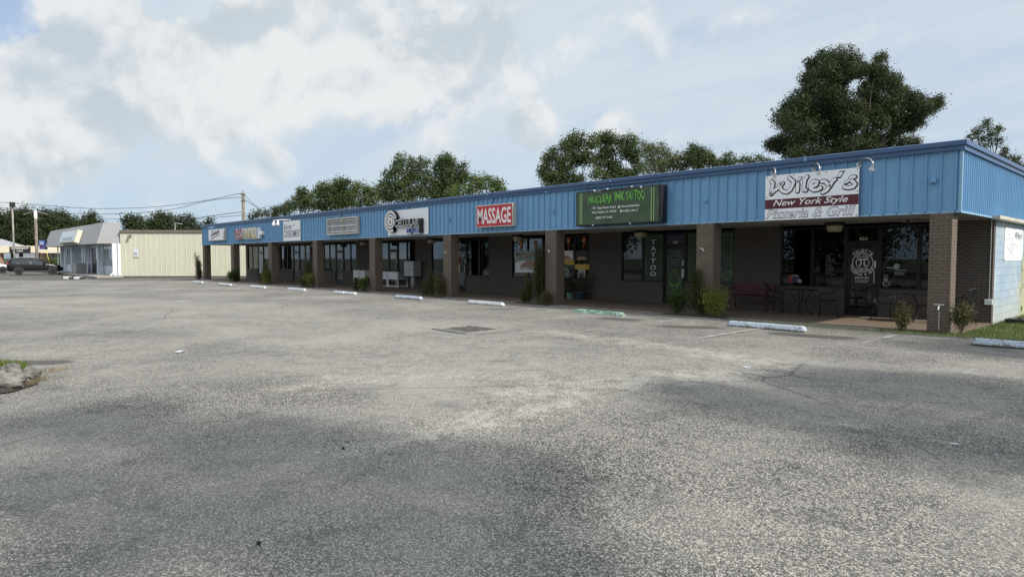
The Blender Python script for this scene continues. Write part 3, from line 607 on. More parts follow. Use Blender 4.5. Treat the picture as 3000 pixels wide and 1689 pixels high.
# wheel stops
def wheel_stop(x, y, L=1.85, rot=0.0, mat='stopw', label='', split=False):
    h, w = 0.125, 0.17; mb = MB(); parts = [(-L/2, L/2)] if not split else [(-L/2, -0.02), (0.03, L/2)]
    for (a, b) in parts:
        sec = [(-w/2, 0), (w/2, 0), (w/2, h*0.35), (w*0.32, h), (-w*0.32, h), (-w/2, h*0.35)]; e = 0.07; i = len(mb.v)
        for (xx, s) in ((a, 0.0), (a+e, 1), (b-e, 1), (b, 0.0)):
            for (yy, zz) in sec: mb.v.append((xx, yy*(0.9+0.1*s), zz*(0.62+0.38*s)))
        for k in range(3):
            for j in range(6): mb.f.append((i+k*6+j, i+k*6+(j+1) % 6, i+(k+1)*6+(j+1) % 6, i+(k+1)*6+j)); mb.mi.append(0)
        mb.f.append(tuple(i+j for j in reversed(range(6)))); mb.mi.append(0); mb.f.append(tuple(i+18+j for j in range(6))); mb.mi.append(0)
    o = mb.build('wheel_stop', mat, bevel=0.012); o.location = (x, y, -0.008); o.rotation_euler.z = rot
    return tag(o, label, 'wheel stop', 'concrete wheel stops along the shop fronts')
for a in [(-2.15, 15.42, 2.0, .02, 'stopshade', 'white wheel stop with bluish shade in its paint, cut by the right edge, beside the grass'),
          (-7.25, 15.12, 1.95, .0, 'stopshade', 'chipped white wheel stop with blue shade in its paint, in front of the pizzeria tables'),
          (-12.45, 15.12, 1.9, .01, 'stopg', 'worn green and white wheel stop in front of the tattoo shop'),
          (-17.95, 15.35, 2.0, -.01, 'stopw', 'white wheel stop with black chips in front of the massage and spa poster'),
          (-22.75, 15.2, 1.85, .03, 'stopshade', 'peeling white wheel stop in front of the pillar right of the mailboxes'),
          (-27.7, 14.95, 2.1, .0, 'stopw', 'cracked white wheel stop in two pieces in front of the white cabinets'),
          (-32.6, 14.8, 2.1, .0, 'stopw', 'white wheel stop in front of the shop with green curtains'),
          (-36.8, 14.4, 2.1, .02, 'stopw', 'white wheel stop in front of the consignment shop'),
          (-41.6, 14.25, 2.1, .0, 'stopw', 'white wheel stop with dark stencil mark left of the consignment shop'),
          (-47.0, 14.3, 2.1, .0, 'stopw', 'farthest white wheel stop by the last pillar of the row')]:
    wheel_stop(a[0], a[1], a[2], a[3], a[4], a[5], split='two pieces' in a[5])

# ================================================================== BLUE SHOPPING STRIP
B = thing('strip_mall', (XS, YF, 0), 'long low brown brick shop building with blue metal canopy and brick pillars', 'building')
ZS, ZB, ZT, ZR = 2.70, 2.70, 4.06, 4.24
# soffit / canopy
mb = MB(); mb.box(XL, XS-0.02, YF+0.06, YW+0.02, ZS, ZS+0.05)
for k in range(1, 18):
    y = YF+0.06+k*0.19
    if y < YW: mb.box(XL, XS-0.03, y, y+0.012, ZS-0.004, ZS)
mb.build('soffit', 'soffit', B)
# fascia: ribbed sheet
def ribbed(mb, a0, a1, base, out, z0, z1, pitch, rw, axis, phase=0.0, depth=0.028):
    pts = [(a0, 0)]; a = a0+phase
    while a+rw < a1:
        if a > a0: pts += [(a, 0), (a+rw*0.22, depth), (a+rw*0.78, depth), (a+rw, 0)]
        a += pitch
    pts.append((a1, 0))
    for (p, q) in zip(pts[:-1], pts[1:]):
        if axis == 'x':
            P = [(p[0], base-p[1]*out, z0), (q[0], base-q[1]*out, z0), (q[0], base-q[1]*out, z1), (p[0], base-p[1]*out, z1)]
        else:
            P = [(base+p[1]*out, p[0], z0), (base+q[1]*out, q[0], z0), (base+q[1]*out, q[0], z1), (base+p[1]*out, p[0], z1)]
        mb.face(P)
mb = MB(); ribbed(mb, XL, XS, YF+0.02, 1, ZB, ZT+0.02, 0.286, 0.055, 'x', 0.12, 0.042); mb.box(XL, XS-0.002, YF+0.024, YF+0.06, ZB, ZT); mb.build('fascia', 'blue', B)
mb = MB(); ribbed(mb, YF+0.02, 33, XS, 1, ZB, ZT+0.02, 0.195, 0.05, 'y', 0.14, 0.035); mb.box(XS-0.06, XS-0.004, YF+0.06, 33, ZB, ZT); mb.build('side_fascia', 'blue', B)
mb = MB(); mb.box(XL-0.02, XS+0.035, YF-0.022, YF+0.02, ZB-0.012, ZB+0.03); mb.box(XS-0.0, XS+0.036, YF+0.021, 33, ZB-0.012, ZB+0.03)
mb.box(XS-0.02, XS+0.034, YF-0.02, YF+0.05, ZB+0.031, ZT); mb.build('fascia_edge_strip', 'bluelip', B)
mb = MB()                                                   # roof edge cap, stepped
prof = [(0.0, ZT-0.02), (-0.075, ZT-0.02), (-0.075, ZT+0.075), (-0.12, ZT+0.085), (-0.12, ZR), (-0.05, ZR+0.02), (0.10, ZR+0.02), (0.10, ZT)]
i = len(mb.v)
for (o_, z) in prof: mb.v.append((XL-0.12, YF+0.0+o_, z))
for (o_, z) in prof: mb.v.append((XS-o_, YF+0.0+o_, z))
for (o_, z) in prof: mb.v.append((XS-o_, 33.0, z))
n = len(prof)
for k in range(2):
    for j in range(n): mb.f.append((i+k*n+j, i+(k+1)*n+j, i+(k+1)*n+(j+1) % n, i+k*n+(j+1) % n)); mb.mi.append(0)
mb.f.append(tuple(i+j for j in range(n))); mb.mi.append(0)
mb.build('roof_trim', 'bluetrim', B)
for xj in (-7.05, -13.3, -19.4, -25.6, -31.8, -38.0, -44.2): MB().box(xj, xj+.05, YF-.123, YF-.1205, ZT+.09, ZR-.002).build('trim_joint', 'bluelip', B)
mb = MB(); mb.box(XL, XS-0.1, YF+0.1, 33, 4.05, 4.17); mb.build('roof', 'roof', B)
# pillars
PX = [-4.27, -10.15, -16.28, -22.40, -28.52, -34.75, -41.05, -47.65, -53.75]
for k, x in enumerate(PX):
    w = 0.42 if k else 0.43
    mb = MB(); mb.box(x, x+w+(0.12 if k else 0.0), YF-0.03, YF+0.40, -0.05, ZB+0.02 if False else ZB-0.013); mb.build('pillar', 'pillar', B)
    if 1 <= k <= 3:
        hk = MB(); hz_ = 1.95; hk.tube([(x+0.22, YF-0.03, hz_), (x+0.22, YF-0.10, hz_), (x+0.26, YF-0.13, hz_+0.03), (x+0.29, YF-0.13, hz_-0.06)], 0.012, 6); hk.tube([(x+0.13, YF-0.04, hz_+0.03), (x+0.22, YF-0.09, hz_)], 0.01, 5); hk.build('hook', 'white', B)
mb = MB(); x = PX[0]; mb.tube([(x+0.24, YF-0.03, 0.62), (x+0.24, YF-0.10, 0.62), (x+0.24, YF-0.14, 0.55)], 0.014, 6); mb.box(x+0.15, x+0.33, YF-0.09, YF-0.07, 0.655, 0.67); mb.box(x+0.235, x+0.245, YF-0.05, YF-0.034, 0.1, 0.5); mb.build('tap', 'white', B)
# shop openings along the wall: x-left, x-right, door span, mullions
SILL, HEAD, TRB, TRT = 0.82, 2.62, 2.10, 2.19
OPEN = [(-9.22, -4.50, (-7.28, -6.36), (-8.24, -5.38)), (-15.50, -10.80, (-13.60, -12.66), (-14.52,)), (-21.75, -17.13, (-19.80, -18.72), (-20.75, -17.94)),
        (-28.02, -23.35, (-26.22, -25.08), (-24.12,)), (-34.1, -29.52, (-32.30, -31.32), (-33.4, -30.38)), (-40.4, -35.94, (-38.66, -37.62), (-39.5, -36.72)),
        (-47.2, -42.3, (-45.05, -44.02), (-46.0, -43.12)), (-53.6, -49.1, (-51.55, -50.45), (-52.7,))]
mb = MB(); edges = [XL] + [e for o in reversed(OPEN) for e in (o[0], o[1])] + [XS]
T = 0.20
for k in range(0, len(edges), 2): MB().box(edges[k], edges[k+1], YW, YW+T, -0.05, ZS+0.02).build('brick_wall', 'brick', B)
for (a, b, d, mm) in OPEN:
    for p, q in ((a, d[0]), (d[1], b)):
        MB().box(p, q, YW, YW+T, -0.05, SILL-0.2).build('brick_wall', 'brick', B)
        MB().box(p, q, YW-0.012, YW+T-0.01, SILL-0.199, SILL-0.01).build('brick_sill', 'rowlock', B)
def frame(mb, a, b, z0, z1, w=0.05, y0=YW+0.03, y1=YW+0.11):
    mb.box(a, a+w, y0, y1, z0, z1); mb.box(b-w, b, y0, y1, z0, z1); mb.box(a+w, b-w, y0, y1, z0, z0+w); mb.box(a+w, b-w, y0, y1, z1-w, z1)
SHOPS = []
for oi, (a, b, d, mm) in enumerate(OPEN):
    segs = []
    L = [a]+[m for m in mm if a < m < d[0]]+[d[0]]; R = [d[1]]+[m for m in mm if d[1] < m < b]+[b]
    panes = []
    for lst in (L, R):
        for p, q in zip(lst[:-1], lst[1:]):
            f = MB(); frame(f, p, q, SILL-0.01, HEAD, 0.045 if oi else 0.05); w = f.build('window', 'bronze', B)
            g_ = MB(); g_.box(p+0.045, q-0.045, YW+0.065, YW+0.073, SILL+0.035, HEAD-0.045); pn = g_.build('pane', 'glass', w); panes.append((p, q, w))
    f = MB(); frame(f, d[0], d[1], 0.0, HEAD, 0.06, YW+0.02, YW+0.12); f.box(d[0]+0.06, d[1]-0.06, YW+0.02, YW+0.12, TRB, TRT)
    df = f.build('door_frame', 'bronze', B)
    g_ = MB(); g_.box(d[0]+0.06, d[1]-0.06, YW+0.065, YW+0.073, TRT, HEAD-0.06); g_.build('transom_pane', 'glass', df)
    dr = MB(); x0, x1 = d[0]+0.065, d[1]-0.065; frame(dr, x0, x1, 0.035, TRB-0.005, 0.075, YW+0.035, YW+0.085); dr.box(x0+.075, x1-.075, YW+0.035, YW+0.085, 0.11, 0.22); door = dr.build('door', 'bronze', B)
    g_ = MB(); g_.box(x0+0.075, x1-0.075, YW+0.055, YW+0.062, 0.22, TRB-0.08); g_.build('door_pane', 'glass', door)
    hd = MB(); hd.tube([(x1-0.055, YW+0.035, 0.98), (x1-0.055, YW-0.02, 0.98), (x1-0.055, YW-0.02, 1.3), (x1-0.055, YW+0.035, 1.3)], 0.013, 6); hd.box(x1-0.075, x1-0.035, YW+0.028, YW+0.0345, 1.42, 1.62); hd.build('handle', 'alu', door)
    SHOPS.append((a, b, d, panes, df, door))
# interior: floor, rear walls, partitions, ceiling
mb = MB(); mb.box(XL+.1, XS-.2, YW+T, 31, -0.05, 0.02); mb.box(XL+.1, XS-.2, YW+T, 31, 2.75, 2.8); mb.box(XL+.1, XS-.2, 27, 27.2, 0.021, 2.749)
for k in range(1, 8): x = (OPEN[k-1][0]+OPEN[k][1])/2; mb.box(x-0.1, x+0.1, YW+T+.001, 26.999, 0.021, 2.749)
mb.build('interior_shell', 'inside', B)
# shelves and counters seen dimly through the glass
rr = random.Random(5)
for (a, b, d, mm) in OPEN:
    for k in range(4):
        x = rr.uniform(a, b-1); y = 21.2+k*0.9; w = rr.uniform(0.5, 1.3); h = rr.uniform(0.8, 1.8)
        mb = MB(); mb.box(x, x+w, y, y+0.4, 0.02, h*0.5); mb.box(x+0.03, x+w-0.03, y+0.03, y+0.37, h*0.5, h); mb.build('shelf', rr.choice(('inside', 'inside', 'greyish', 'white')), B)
# side and back walls
mb = MB(); mb.box(XS-0.22, XS, YW+T+0.001, 33, -0.1, ZS+0.03); mb.build('side_wall', 'mural', B)
mb = MB(); mb.box(XS-0.019, XS+0.004, YW-0.004, YW+T, -0.05, ZS); mb.build('corner_brick_edge', 'brick', B)
mb = MB(); mb.box(XL, XS-.22, 32.8, 33, -0.1, 4.04); mb.box(XL, XL+0.2, YW+T+.001, 32.79, -0.1, 4.04); mb.build('rear_wall', 'concrete', B)
mb = MB(); mb.box(XS+0.037, XS+0.20, 19.75, 33, ZS-0.03, ZS+0.05); mb.box(XS+0.04, XS+0.185, 19.76, 33, ZS-0.045, ZS-0.031); mb.build('gutter', 'gutter', B)
# painted leaves of the mural
mb = MB(); rr = random.Random(3)
for k in range(26):
    y = rr.uniform(23.6, 24.2)+rr.uniform(0, 1.0); z = rr.uniform(0.1, 2.2); s = rr.uniform(0.06, 0.13); a = rr.uniform(-1, 1)
    mb.face([(XS+0.003, y+s*cos(t)*0.45*cos(a)-s*sin(t)*sin(a), z+s*cos(t)*0.45*sin(a)+s*sin(t)*cos(a)) for t in [q*pi/4 for q in range(8)]])
mb.build('mural_leaf', 'limedim', B); mb = MB()
mb.tube([(XS+.002, 23.9+0.15*sin(z*2), z) for z in [q*0.25 for q in range(10)]], 0.012, 4); mb.build('mural_stem', 'mint', B)
mb = MB(); mb.box(XS-0.001, XS+0.012, 26.2, 27.0, 1.2, 1.7); mb.build('mural_patch', 'pink', B)
# conduit and outlet box on the right brick panel
cx = onY(2900.8, 800, YW).x; mb = MB(); mb.tube([(cx, YW-0.02, 0.62), (cx, YW-0.02, ZS-0.02), (cx-0.03, YW-0.2, ZS-0.02), (cx-2.0, YW-0.2, ZS-0.02)], 0.012, 6); mb.build('conduit', 'alu', B)
mb = MB(); mb.box(cx-0.09, cx+0.08, YW-0.07, YW, 0.50, 0.64); mb.build('outlet_box', 'white', B, bevel=0.008)
# junction boxes left on the canopy
for (x, y) in [(2100+1315/2.071, 380+310/2.071), (1500+1652/2.9, 500+250/2.9), (1500+357/2.9, 500+345/2.9), (1500+300/2.9, 500+182/2.9), (1000+1208/3.815, 540+392/3.815), (1000+1690/3.815, 540+178/3.815), (1100+525/5.6, 580+165/5.6), (580+2160/5.152, 600+150/5.152)]:
    p = onY(x, y, YF); mb = MB(); mb.box(p.x-0.06, p.x+0.06, YF-0.05, YF+0.02, p.z-0.06, p.z+0.06); mb.box(p.x-0.02, p.x+0.05, YF-0.09, YF-0.051, p.z-0.035, p.z+0.03); mb.build('junction_box', 'blue', B, bevel=0.006)

# ================================================================== SIGNS ON THE CANOPY
def Zc(o, s, Y):                           # traced point -> (x, z) on the sign's own face
    def f(a, b):
        p = onY(o[0]+a/s, o[1]+b/s, Y); return (p.x, p.z)
    return f
# --- pizzeria sign
t = thing('shop_sign', (-6.9, YF-0.1, 2.7), 'white rectangular pizzeria sign with maroon band and outlined black lettering', 'sign')
x0, x1, z0, z1, yf = -8.06, -5.74, 2.69, 3.86, YF-0.12
MB().box(x0+.01, x1-.01, yf+.012, YF-0.032, z0+.01, z1-.01).build('backing_box', 'navy', t)
MB().box(x0, x1, yf, yf+.011, z0, z1).build('panel', 'whitesign', t)
MB().box(x0+.001, x1-.001, yf-.003, yf-.0005, 2.985, 3.232).build('band', 'maroon', t)
f = Zc((2220, 440), 6.592, yf)
ST = [[(262,600),(300,640),(278,730),(255,845)], [(265,835),(300,790),(385,735),(425,665),(480,640)], [(450,650),(430,725),(480,790),(560,810),(630,760),(680,660),(690,600),(640,560),(605,530)],
      [(775,650),(765,790)], [(955,510),(915,560),(895,660),(890,770),(930,770)], [(1060,695),(1130,665),(1150,610),(1085,595),(1025,640),(1010,720),(1070,770),(1150,760),(1215,725)],
      [(1235,600),(1300,600),(1385,690)], [(1490,560),(1440,600),(1400,680),(1330,770),(1250,815)], [(1868,512),(1798,528),(1812,585),(1882,648),(1845,705),(1745,724),(1668,706)], [(1790,565),(1700,622)]]
PG = [[(755,600),(785,520),(865,510),(820,590)], [(1580,405),(1678,397),(1595,530),(1530,535)]]
ol = MB(); wh = MB()
for q, s_ in enumerate(ST):
    pts = [f(*p) for p in s_]; w = 0.076 if q != 9 else 0.05
    wh.ribbon(pts, w, yf-.006); ol.ribbon([(a+0.010, b-0.008) for a, b in pts], w+0.052, yf-.003)
for s_ in PG:
    pts = [f(*p) for p in s_]; cx_ = sum(p[0] for p in pts)/4; cz_ = sum(p[1] for p in pts)/4
    wh.face([(a, yf-.006, b) for a, b in [(cx_+(p[0]-cx_)*.78, cz_+(p[1]-cz_)*.74) for p in pts]][::-1]); ol.face([(a, yf-.003, b) for a, b in [(cx_+(p[0]-cx_)*1.15+.006, cz_+(p[1]-cz_)*1.12-.005) for p in pts]][::-1])
ol.build('lettering_outline', 'ink', t); wh.build('lettering_fill', 'whitesign', t)
mb = MB(); text(mb, 'New York Style', -7.84, -5.98, 3.01, 3.215, yf-.005, shear=0.35, bold=0.008); mb.build('lettering', 'signwhite', t)
mb = MB(); text(mb, 'Pizzeria & Grill', -8.03, -5.80, 2.725, 2.975, yf-.003, shear=0.35, bold=0.030, spacing=1.05); mb.build('lettering_outline', 'ink', t)
mb = MB(); text(mb, 'Pizzeria & Grill', -8.015, -5.815, 2.743, 2.957, yf-.006, shear=0.35, bold=0.0, spacing=1.06); mb.build('lettering_fill', 'whitesign', t)
for (sx, sz) in ((-8.02, 3.82), (-7.3, 3.82), (-6.5, 3.82), (-5.78, 3.82), (-8.03, 3.3), (-5.77, 3.3), (-5.78, 2.73)):
    MB().box(sx-.012, sx+.012, yf-.006, yf-.001, sz-.012, sz+.012).build('screw', 'ink', t)
# --- three gooseneck lamps over it
for (x, lab) in ((-7.90, 'left'), (-6.85, 'middle'), (-5.79, 'right')):
    kx = {'left': .24, 'middle': .30, 'right': .44}[lab]
    g_ = thing('gooseneck_lamp', (x, YF, 3.95), {'left': 'silver gooseneck lamp above the first letter of the pizzeria sign', 'middle': 'silver gooseneck lamp over the middle of the pizzeria sign', 'right': 'silver gooseneck lamp hanging past the right corner of the pizzeria sign'}[lab], 'sign lamp', 'gooseneck lamps over the pizzeria sign')
    MB().tube([(x, YF-0.03, 3.92), (x+kx*.1, YF-0.08, 3.99), (x+kx*.3, YF-0.16, 4.04), (x+kx*.6, YF-0.28, 4.04), (x+kx*.88, YF-0.37, 3.98), (x+kx, YF-0.41, 3.90), (x+kx, YF-0.41, 3.86)], 0.014, 8).build('arm', 'alu', g_, smooth=True)
    MB().box(x-.05, x+.05, YF-0.035, YF-0.028, 3.88, 3.98).build('wall_plate', 'alu', g_)
    MB().tube([(x+kx, YF-0.41, 3.88), (x+kx, YF-0.41, 3.84), (x+kx-.01, YF-0.40, 3.82), (x+kx-.04, YF-0.37, 3.75)], [0.018, 0.02, 0.024, 0.068], 12, cap=False).build('lamp_shade', 'alu', g_, smooth=True)
# --- tattoo shop banner box
t = thing('shop_sign', (-12.9, YF-.1, 2.8), 'dark box sign covered by a green tattoo banner with dripping lime letters', 'sign')
x0, x1, z0, z1, yb = -14.56, -11.16, 2.76, 3.90, YF-0.33
MB().box(x0, x1, yb, YF-0.03, z0, z1).build('sign_box', 'ink', t, bevel=0.02)
mb = MB(); nx_, nz_ = 44, 16; bx0, bx1, bz0, bz1 = -14.51, -11.24, 2.80, 3.86
def wav(u, v): return yb-0.012-0.012*(0.5+0.5*sin(u*9+v*5+2*sin(v*3+u*2)))*(0.3+v*0.7)-0.006*sin(u*23-v*9)
def sag(u, v): return -0.035*v*v*max(0, sin((u-0.08)*pi/0.75)) if 0.08 < u < 0.83 else 0
for i_ in range(nx_+1):
    for j_ in range(nz_+1):
        u, v = i_/nx_, j_/nz_; mb.v.append((bx0+(bx1-bx0)*u, wav(u, v), bz0+(bz1-bz0)*v+sag(u, v)))
for i_ in range(nx_):
    for j_ in range(nz_): a = i_*(nz_+1)+j_; mb.f.append((a, a+nz_+1, a+nz_+2, a+1)); mb.mi.append(0)
mb.build('banner', 'banner', t, smooth=True)
yt = yb-0.036
def drip(X, Z): return (X, Z + 0.03*sin(X*37) - 0.02*sin(X*11) - (0.03*abs(sin(X*53)) if Z < 3.56 else 0))
mb = MB(); text(mb, 'NUCLEAR', -13.97, -12.98, 3.50, 3.72, yt, bold=0.035, warp=drip); text(mb, 'INK', -12.90, -12.50, 3.52, 3.77, yt, bold=0.035, warp=drip); text(mb, 'TATTOO', -12.45, -11.74, 3.52, 3.78, yt, bold=0.03, warp=drip); mb.build('lettering', 'lime', t)
mb = MB(); text(mb, '431 Page Bacon Road', -13.80, -12.85, 3.27, 3.36, yt, bold=.012); text(mb, 'Mary Esther, FL 32569', -13.82, -12.82, 3.13, 3.22, yt, bold=.012); text(mb, '(850) 977-5645', -13.66, -12.98, 2.95, 3.04, yt, bold=.012)
text(mb, 'tattoosbydamenjo', -12.66, -11.93, 3.27, 3.355, yt, bold=.012); text(mb, 'nuclear_tatt_2', -12.58, -12.0, 3.13, 3.22, yt, bold=.012)
mb.face([(-12.75, yt, 3.27), (-12.69, yt, 3.27), (-12.69, yt, 3.34), (-12.75, yt, 3.34)]); mb.face([(-12.67, yt, 3.14), (-12.61, yt, 3.14), (-12.61, yt, 3.21), (-12.67, yt, 3.21)]); mb.build('small_lettering', 'signwhite', t)
mb = MB()
for xx in (-14.33, -14.26, -11.50, -11.41): mb.face([(xx-.010, yt, 2.81), (xx+.010, yt, 2.81), (xx+.010, yt, 3.84), (xx-.010, yt, 3.84)])
mb.build('stripe', 'palelime', t)
for (xx, zz) in ((-13.8, 2.775), (-12.3, 2.775), (-13.75, 3.90), (-12.25, 3.915), (-11.9, 3.87), (-13.2, 3.91)): MB().box(xx-.02, xx+.02, yb-.03, yb-.001, zz-.02, zz+.02).build('clip', 'signwhite', t)
MB().box(-13.75, -13.45, yb-.02, yb-.005, 3.86, 3.875).build('exposed_strip', 'alu', t)
# --- red massage light box
t = thing('shop_sign', (-18.8, YF-.1, 2.9), 'red light box sign reading MASSAGE in tall white letters', 'sign')
x0, x1, z0, z1, yb = -19.95, -17.80, 2.90, 3.77, YF-0.22
MB().box(x0, x1, yb, YF-.03, z0, z1).build('light_box', 'beige', t, bevel=.01)
MB().box(x0+.04, x1-.04, yb-.004, yb-.0005, z0+.04, z1-.04).build('sign_face', 'red', t)
mb = MB(); text(mb, 'MASSAGE', x0+.10, x1-.10, z0+.13, z1-.13, yb-.007, bold=.018, spacing=1.0); mb.build('lettering', 'signwhite', t)
# --- cellular shop panel with channel letters
t = thing('shop_sign', (-25.1, YF-.1, 2.75), 'white square panel sign with black ring logo and phone shop letters', 'sign')
yb = YF-0.05; MB().box(-26.76, -23.45, yb, YF-.03, 2.755, 3.92).build('panel', 'whitesign', t)
def ring(mb, cx_, cz_, ro, ri, y0_, y1_, a0=0, a1=2*pi, mi=0, n=40, ex=1.0):
    pts = [(a0+(a1-a0)*k/n) for k in range(n+1)]; i = len(mb.v)
    for a in pts:
        for (r_, yy) in ((ro, y0_), (ri, y0_), (ri, y1_), (ro, y1_)): mb.v.append((cx_+r_*cos(a)*ex, yy, cz_+r_*sin(a)))
    for k in range(n):
        for j in range(4): mb.f.append((i+k*4+j, i+(k+1)*4+j, i+(k+1)*4+(j+1) % 4, i+k*4+(j+1) % 4)); mb.mi.append(mi if j == 0 else (mi+1 if mi == 0 else mi))
RX, RZ, yl = -26.22, 3.40, yb-0.20
mb = MB(); ring(mb, RX, RZ, .52, .40, yl, yb-.001, radians(15), radians(300)); mb.build('logo_ring', ['signwhite', 'ink'], t)
mb = MB(); ring(mb, RX, RZ, .50, .48, yl-.002, yl-.0005, radians(17), radians(298), mi=1); ring(mb, RX, RZ, .355, .30, yl-.002, yl-.0005, 0, 2*pi, mi=1); mb.build('logo_line', ['ink', 'ink'], t)
mb = MB(); ring(mb, RX, RZ, .37, .001, yl, yb-.001); mb.build('logo_disc', ['ink', 'ink'], t)
mb = MB(); ring(mb, RX, RZ, .335, .26, yl-.004, yl-.002, mi=1); ring(mb, RX, RZ, .205, .001, yl-.004, yl-.002, mi=1); mb.build('logo_inner_ring', ['signwhite', 'signwhite'], t)
mb = MB(); text(mb, 'A', RX-.11, RX+.11, RZ-.13, RZ+.13, yl-.007, bold=.02); mb.build('logo_letter', 'ink', t)
mb = MB(); text(mb, 'CELLULAR', -25.86, -23.90, 3.12, 3.47, yb-.20, bold=.035, depth=.199, spacing=1.08); mb.build('channel_letters', ['signwhite', 'ink'], t)
mb = MB(); text(mb, 'CELLULAR', -25.83, -23.93, 3.145, 3.445, yb-.205, bold=-.012, spacing=1.1); mb.build('letter_faces', 'ink', t)
mb = MB(); text(mb, 'EDGE', -24.92, -23.90, 2.80, 3.08, yb-.20, bold=.03, depth=.199, spacing=1.08); mb.build('channel_letters', ['signwhite', 'ink'], t)
mb = MB(); text(mb, 'EDGE', -24.88, -23.93, 2.825, 3.055, yb-.205, bold=.006); mb.build('letter_faces', 'blueink', t)
MB().box(-23.92, -23.80, yb-.19, yb-.001, 2.80, 3.45).build('letter_raceway', 'ink', t)
# --- empty sign frame
t = thing('sign_frame', (-31, YF-.1, 2.93), 'empty aluminium sign box with bare tubes where the face is missing', 'sign frame')
x0, x1, z0, z1, yb = -32.68, -29.45, 2.93, 3.81, YF-.20
mb = MB(); w = .07
mb.box(x0, x1, yb, YF-.03, z0, z0+w); mb.box(x0, x1, yb, YF-.03, z1-w, z1); mb.box(x0, x0+w, yb, YF-.03, z0+w, z1-w); mb.box(x1-w, x1, yb, YF-.03, z0+w, z1-w); mb.build('box_frame', 'beige', t)
MB().box(x0+w, x1-w, YF-.06, YF-.031, z0+w, z1-w).build('back_panel', 'greyish', t)
xm = (x0+x1)/2
for zc in (3.08, 3.38, 3.66):
    for (a, b) in ((x0+.09, xm-.06), (xm+.06, x1-.09)): MB().tube([(a, yb+.07, zc), (b, yb+.07, zc+.01)], .019, 8).build('tube_lamp', 'signwhite', t)
MB().box(xm-.05, xm+.05, yb+.03, YF-.062, z0+w, z1-w).build('centre_post', 'beige', t)
for zc in (3.2, 3.28, 3.5, 3.58): MB().box(xm-.03, xm+.03, yb+.01, yb+.029, zc-.02, zc+.02).build('socket', 'ink', t)
for (cx_, s_) in ((xm-.8, 1), (xm+.8, -1)):
    mb = MB()
    for (dx_, dz_) in ((.45, .16), (-.45, .16), (.45, -.16), (-.45, -.16)): mb.tube([(cx_, YF-.065, 3.2), (cx_+dx_, YF-.065, 3.2+dz_*1.2)], .010, 4)
    mb.build('brace', 'alu', t)
# --- consignment panel
t = thing('shop_sign', (-37.4, YF-.05, 2.73), 'tall white consignment shop panel with pink star under a white double spotlight', 'sign')
yb = YF-.045; MB().box(-38.64, -36.26, yb, YF-.031, 2.73, 3.92).build('panel', 'whitesign', t)
mb = MB(); text(mb, 'Encore', -38.55, -37.45, 3.42, 3.74, yb-.003, shear=.35, bold=.004); text(mb, 'CONSIGNMENT', -38.58, -36.30, 2.93, 3.36, yb-.003, bold=.006); mb.build('lettering', 'ink', t)
MB().face([(-37.15+(.16 if k % 2 == 0 else .06)*cos(-k*pi/5+pi/2), yb-.003, 3.66+(.12 if k % 2 == 0 else .045)*sin(-k*pi/5+pi/2)) for k in range(10)]).build('star', 'pink', t)
t = thing('spotlight', (-37.9, YF, 4.0), 'white double spotlight on an arm above the consignment sign', 'spotlight')
mb = MB(); mb.tube([(-38.0, YF-.03, 3.97), (-38.1, YF-.45, 3.99), (-38.9, YF-.55, 3.97)], .025, 7); mb.tube([(-38.1, YF-.45, 3.99), (-37.6, YF-.03, 3.99)], .025, 7); mb.build('arm', 'signwhite', t)
for x in (-38.85, -38.25): MB().tube([(x, YF-.52, 3.96), (x+.02, YF-.54, 3.86), (x+.08, YF-.60, 3.66)], [.04, .06, .12], 12).build('lamp_head', 'signwhite', t, smooth=True)
MB().box(-37.68, -37.52, YF-.06, YF-.03, 3.92, 4.04).build('wall_plate', 'signwhite', t)
# --- red nail letters
t = thing('shop_sign', (-44.5, YF-.1, 2.95), 'faded channel letters of a nail shop, red first word and gold second word', 'sign')
yb = YF-.22
mb = MB(); text(mb, 'RED', -46.25, -44.75, 2.96, 3.70, yb, bold=.03, depth=.19); mb.build('red_letters', ['dred', 'signwhite'], t)
mb = MB(); text(mb, 'NAIL', -44.5, -42.35, 2.95, 3.70, yb, bold=.02, depth=.19); mb.build('gold_letters', ['gold', 'signwhite'], t)
MB().box(-42.20, -42.0, yb+.02, YF-.03, 2.98, 3.66).build('letter_raceway', 'signwhite', t)
MB().box(-42.0, -41.55, yb+.02, YF-.03, 3.2, 3.44).build('transformer_box', 'signwhite', t)
# --- leftmost sign, brown slanted script
t = thing('shop_sign', (-50, YF-.1, 2.97), 'white light box sign with brown slanted script at the far end', 'sign')
yb = YF-.24; MB().box(-51.68, -48.4, yb, YF-.03, 2.97, 3.83).build('light_box', 'beige', t, bevel=.01); MB().box(-51.6, -48.48, yb-.004, yb-.0005, 3.02, 3.79).build('sign_face', 'whitesign', t)
mb = MB(); mb.ribbon([(-51.0, 3.25), (-50.7, 3.72), (-50.5, 3.35), (-50.3, 3.62), (-50.15, 3.42), (-50.0, 3.66), (-49.8, 3.45), (-49.65, 3.68), (-49.4, 3.55), (-49.3, 3.76)], .09, yb-.006); mb.ribbon([(-51.0, 3.36), (-49.3, 3.62)], .12, yb-.007); mb.ribbon([(-51.0, 3.10), (-49.25, 3.44)], .07, yb-.006); mb.build('script_mark', 'maroon', t)
mb = MB(); mb.tube([(-50.9, YF-.03, 3.93), (-50.9, YF-.5, 3.96), (-49.5, YF-.5, 3.96)], .03, 6); mb.build('light_arm', 'blue', t)

